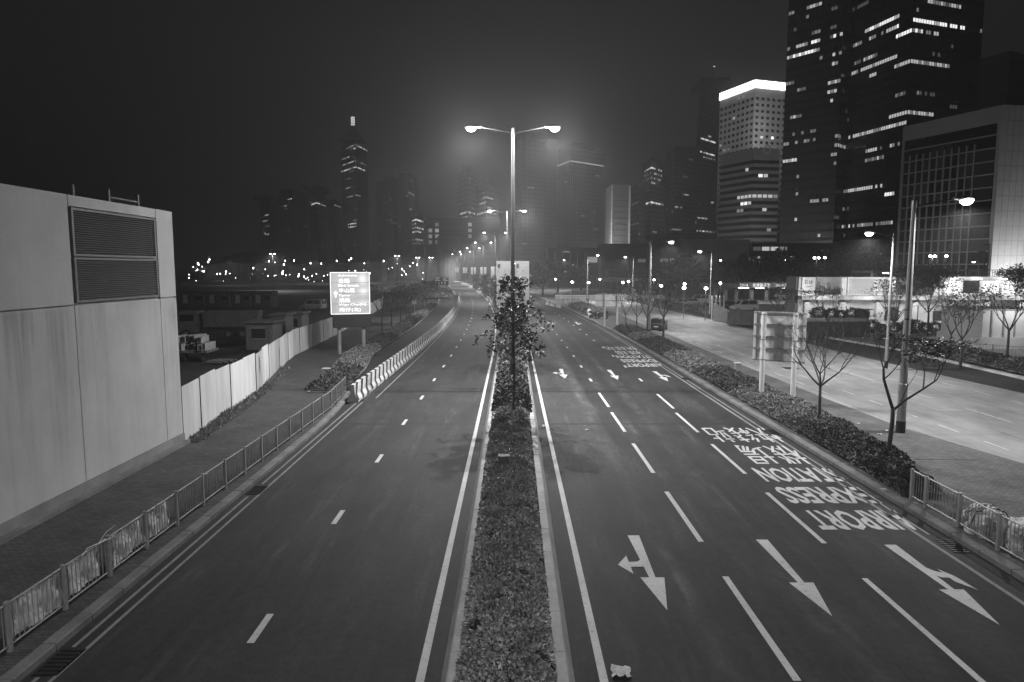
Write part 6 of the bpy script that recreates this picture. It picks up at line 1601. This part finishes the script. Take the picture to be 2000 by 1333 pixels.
# curved-neck lamp on the terrace
for i, (px_, l) in enumerate(((1926, 'curved neck terrace lamp in front of the pale end wall'),)):
    o = thing('terrace_lamp', l, 'lamp', (mx(px_), YM + 1.5, zt)); x = mx(px_); MB().tube([(x + .1, YM + 1.5, zt), (x + .1, YM + 1.5, zt + 1.5), (x - .15, YM + 1.5, zt + 1.95), (x - .5, YM + 1.5, zt + 1.9)], .05, 6).build('pole', DARKM, o); MB().tube([(x - .5, YM + 1.5, zt + 1.9), (x - .5, YM + 1.5, zt + 1.75)], [.1, .22], 8).build('lamp_shade', DARKM, o); MB().tube([(x - .5, YM + 1.5, zt + 1.74), (x - .5, YM + 1.5, zt + 1.66)], [.19, .1], 8).build('bulb', LENS_FAR, o)
# dark box vehicle, white utility block, ramp wall, planters
bxv = thing('dark_kiosk', 'dark flat sided kiosk box between the arcade and the white utility block', 'kiosk', (48.5, 72, .1)); xa, xb = cor(1889, 71)[0], cor(1930, 71)[0]; MB().box(xa, xb, 71, 74, .4, 3.2).build('wall', DARKM, bxv); MB().box(xa - .1, xb + .1, 70.9, 74.1, 3.203, 3.35).build('roof', GALVD, bxv); MB().box(xa, xb, 71.2, 73.8, .1, .395).build('base', CONC, bxv)
ut = thing('utility_block', 'plain white utility block with upright pipes at the right edge', 'building', (43, 62, .1)); xa, xb = cor(1927, 62)[0], cor(2060, 62)[0]; zt_ = Zat(607, 62); MB().box(xa, xb, 62, 68, 1.2, zt_).build('wall', WHITEP, ut); MB().box(xa - .25, xb, 61.75, 68.2, .1, 1.197).build('base', WHITEP, ut); MB().box(xa - .1, xb, 61.9, 68.1, zt_ + .003, zt_ + .1).build('roof_edge', GALV, ut)
for px_ in (1944, 1968, 1990): x = cor(px_, 62)[0]; MB().box(x - .06, x + .06, 61.9, 61.995, .9 + .3, zt_ - .02).build('downpipe', GALV, ut)
spot('utility_block_light', (cor(1985, 62)[0], 59.5, 4.6), 500, None, 160, .5, (-.2, .6, -1))
rw = thing('ramp_wall', 'dark retaining wall of a sunken ramp with a pale coping', 'wall', (34, 73, .0)); xa, xb = cor(1572, 73)[0], cor(1706, 73)[0]; MB().box(xa, xb, 73, 73.4, 0, 1.75).build('wall', halld, rw); MB().box(xa - .05, xb + .1, 72.9, 75.8, 1.753, 1.95).build('coping', MEDM, rw)
MB().box(xb - .3, xb, 73.4, 78, 0, 1.75).build('return_wall', halld, rw)
bs_ = None
for i in range(13):
    px_ = 1605 + i * 21
    if bs_ is None:
        bs_ = thing('round_bush', 'x', 'bush', local=True, group='bushes in front of the arcade'); m = MB(); m.tube([(0, 0, 0), (0, 0, .5)], .05, 5).build('stem', BARK, bs_); nr = np.random.RandomState(9); e = nr.normal(size=(500, 3)); e /= np.linalg.norm(e, axis=1)[:, None]; leaves('foliage', e * np.array([.8, .6, .55]) * nr.uniform(.5, 1, 500)[:, None] + np.array([0, 0, .65]), e, .22, LEAF_D, bs_, .6)
    place(bs_, i == 0, (cor(px_, 77.5)[0], 77.5 + R.uniform(-.4, .4), .1 if px_ > 1706 else 1.6), R.uniform(0, 6), f'{NTH[i]} dark round bush from the left in front of the lit arcade', R.uniform(.8, 1.25))
railing('plaza_railing', 'thin railing behind the dark plaza hedge at far right', [(36.4 + i * 1.9, 60.5 - i * 1.9) for i in range(7)], 12, 1.0, .1, .035)
br = thing('crowd_barrier', 'stack of low metal crowd barriers by the plaza hedge', 'barriers', (38.5, 62.5, .1))
for i in range(5):
    for z in (.3, .7, 1.05): MB().tube([(37.4, 61.5 + i * .35, z), (39.6, 62.2 + i * .35, z)], .03, 5).build('rail', GALV, br)
    for f in (0, 1): MB().tube([(37.4 + 2.2 * f, 61.5 + i * .35 + .7 * f, .1), (37.4 + 2.2 * f, 61.5 + i * .35 + .7 * f, 1.08)], .03, 5).build('upright', GALV, br)
pj = thing('bollard_row', 'row of low white posts beside the dark kiosk', 'bollards', (46, 70, .1))
for i in range(4): x = cor(1886 + i * 11, 69)[0]; MB().tube([(x, 69, .1), (x, 69, .75), (x, 69, .85)], [.13, .11, .04], 8).build('post', WHITEP, pj)
hl = MB(); n = 26
for i in range(n + 1):
    x = -560 + i * 30; h = 18 + 30 * math.exp(-((i - 6) / 6) ** 2) + 6 * math.sin(i * 1.3); hl.v += [(x, 1250, -.5), (x, 1330, max(3, h)), (x, 1450, -.5)]
for i in range(n):
    for k in range(2): hl.f.append((i * 3 + k, i * 3 + 3 + k, i * 3 + 4 + k, i * 3 + 1 + k))
struct('hills', hl, SITE)
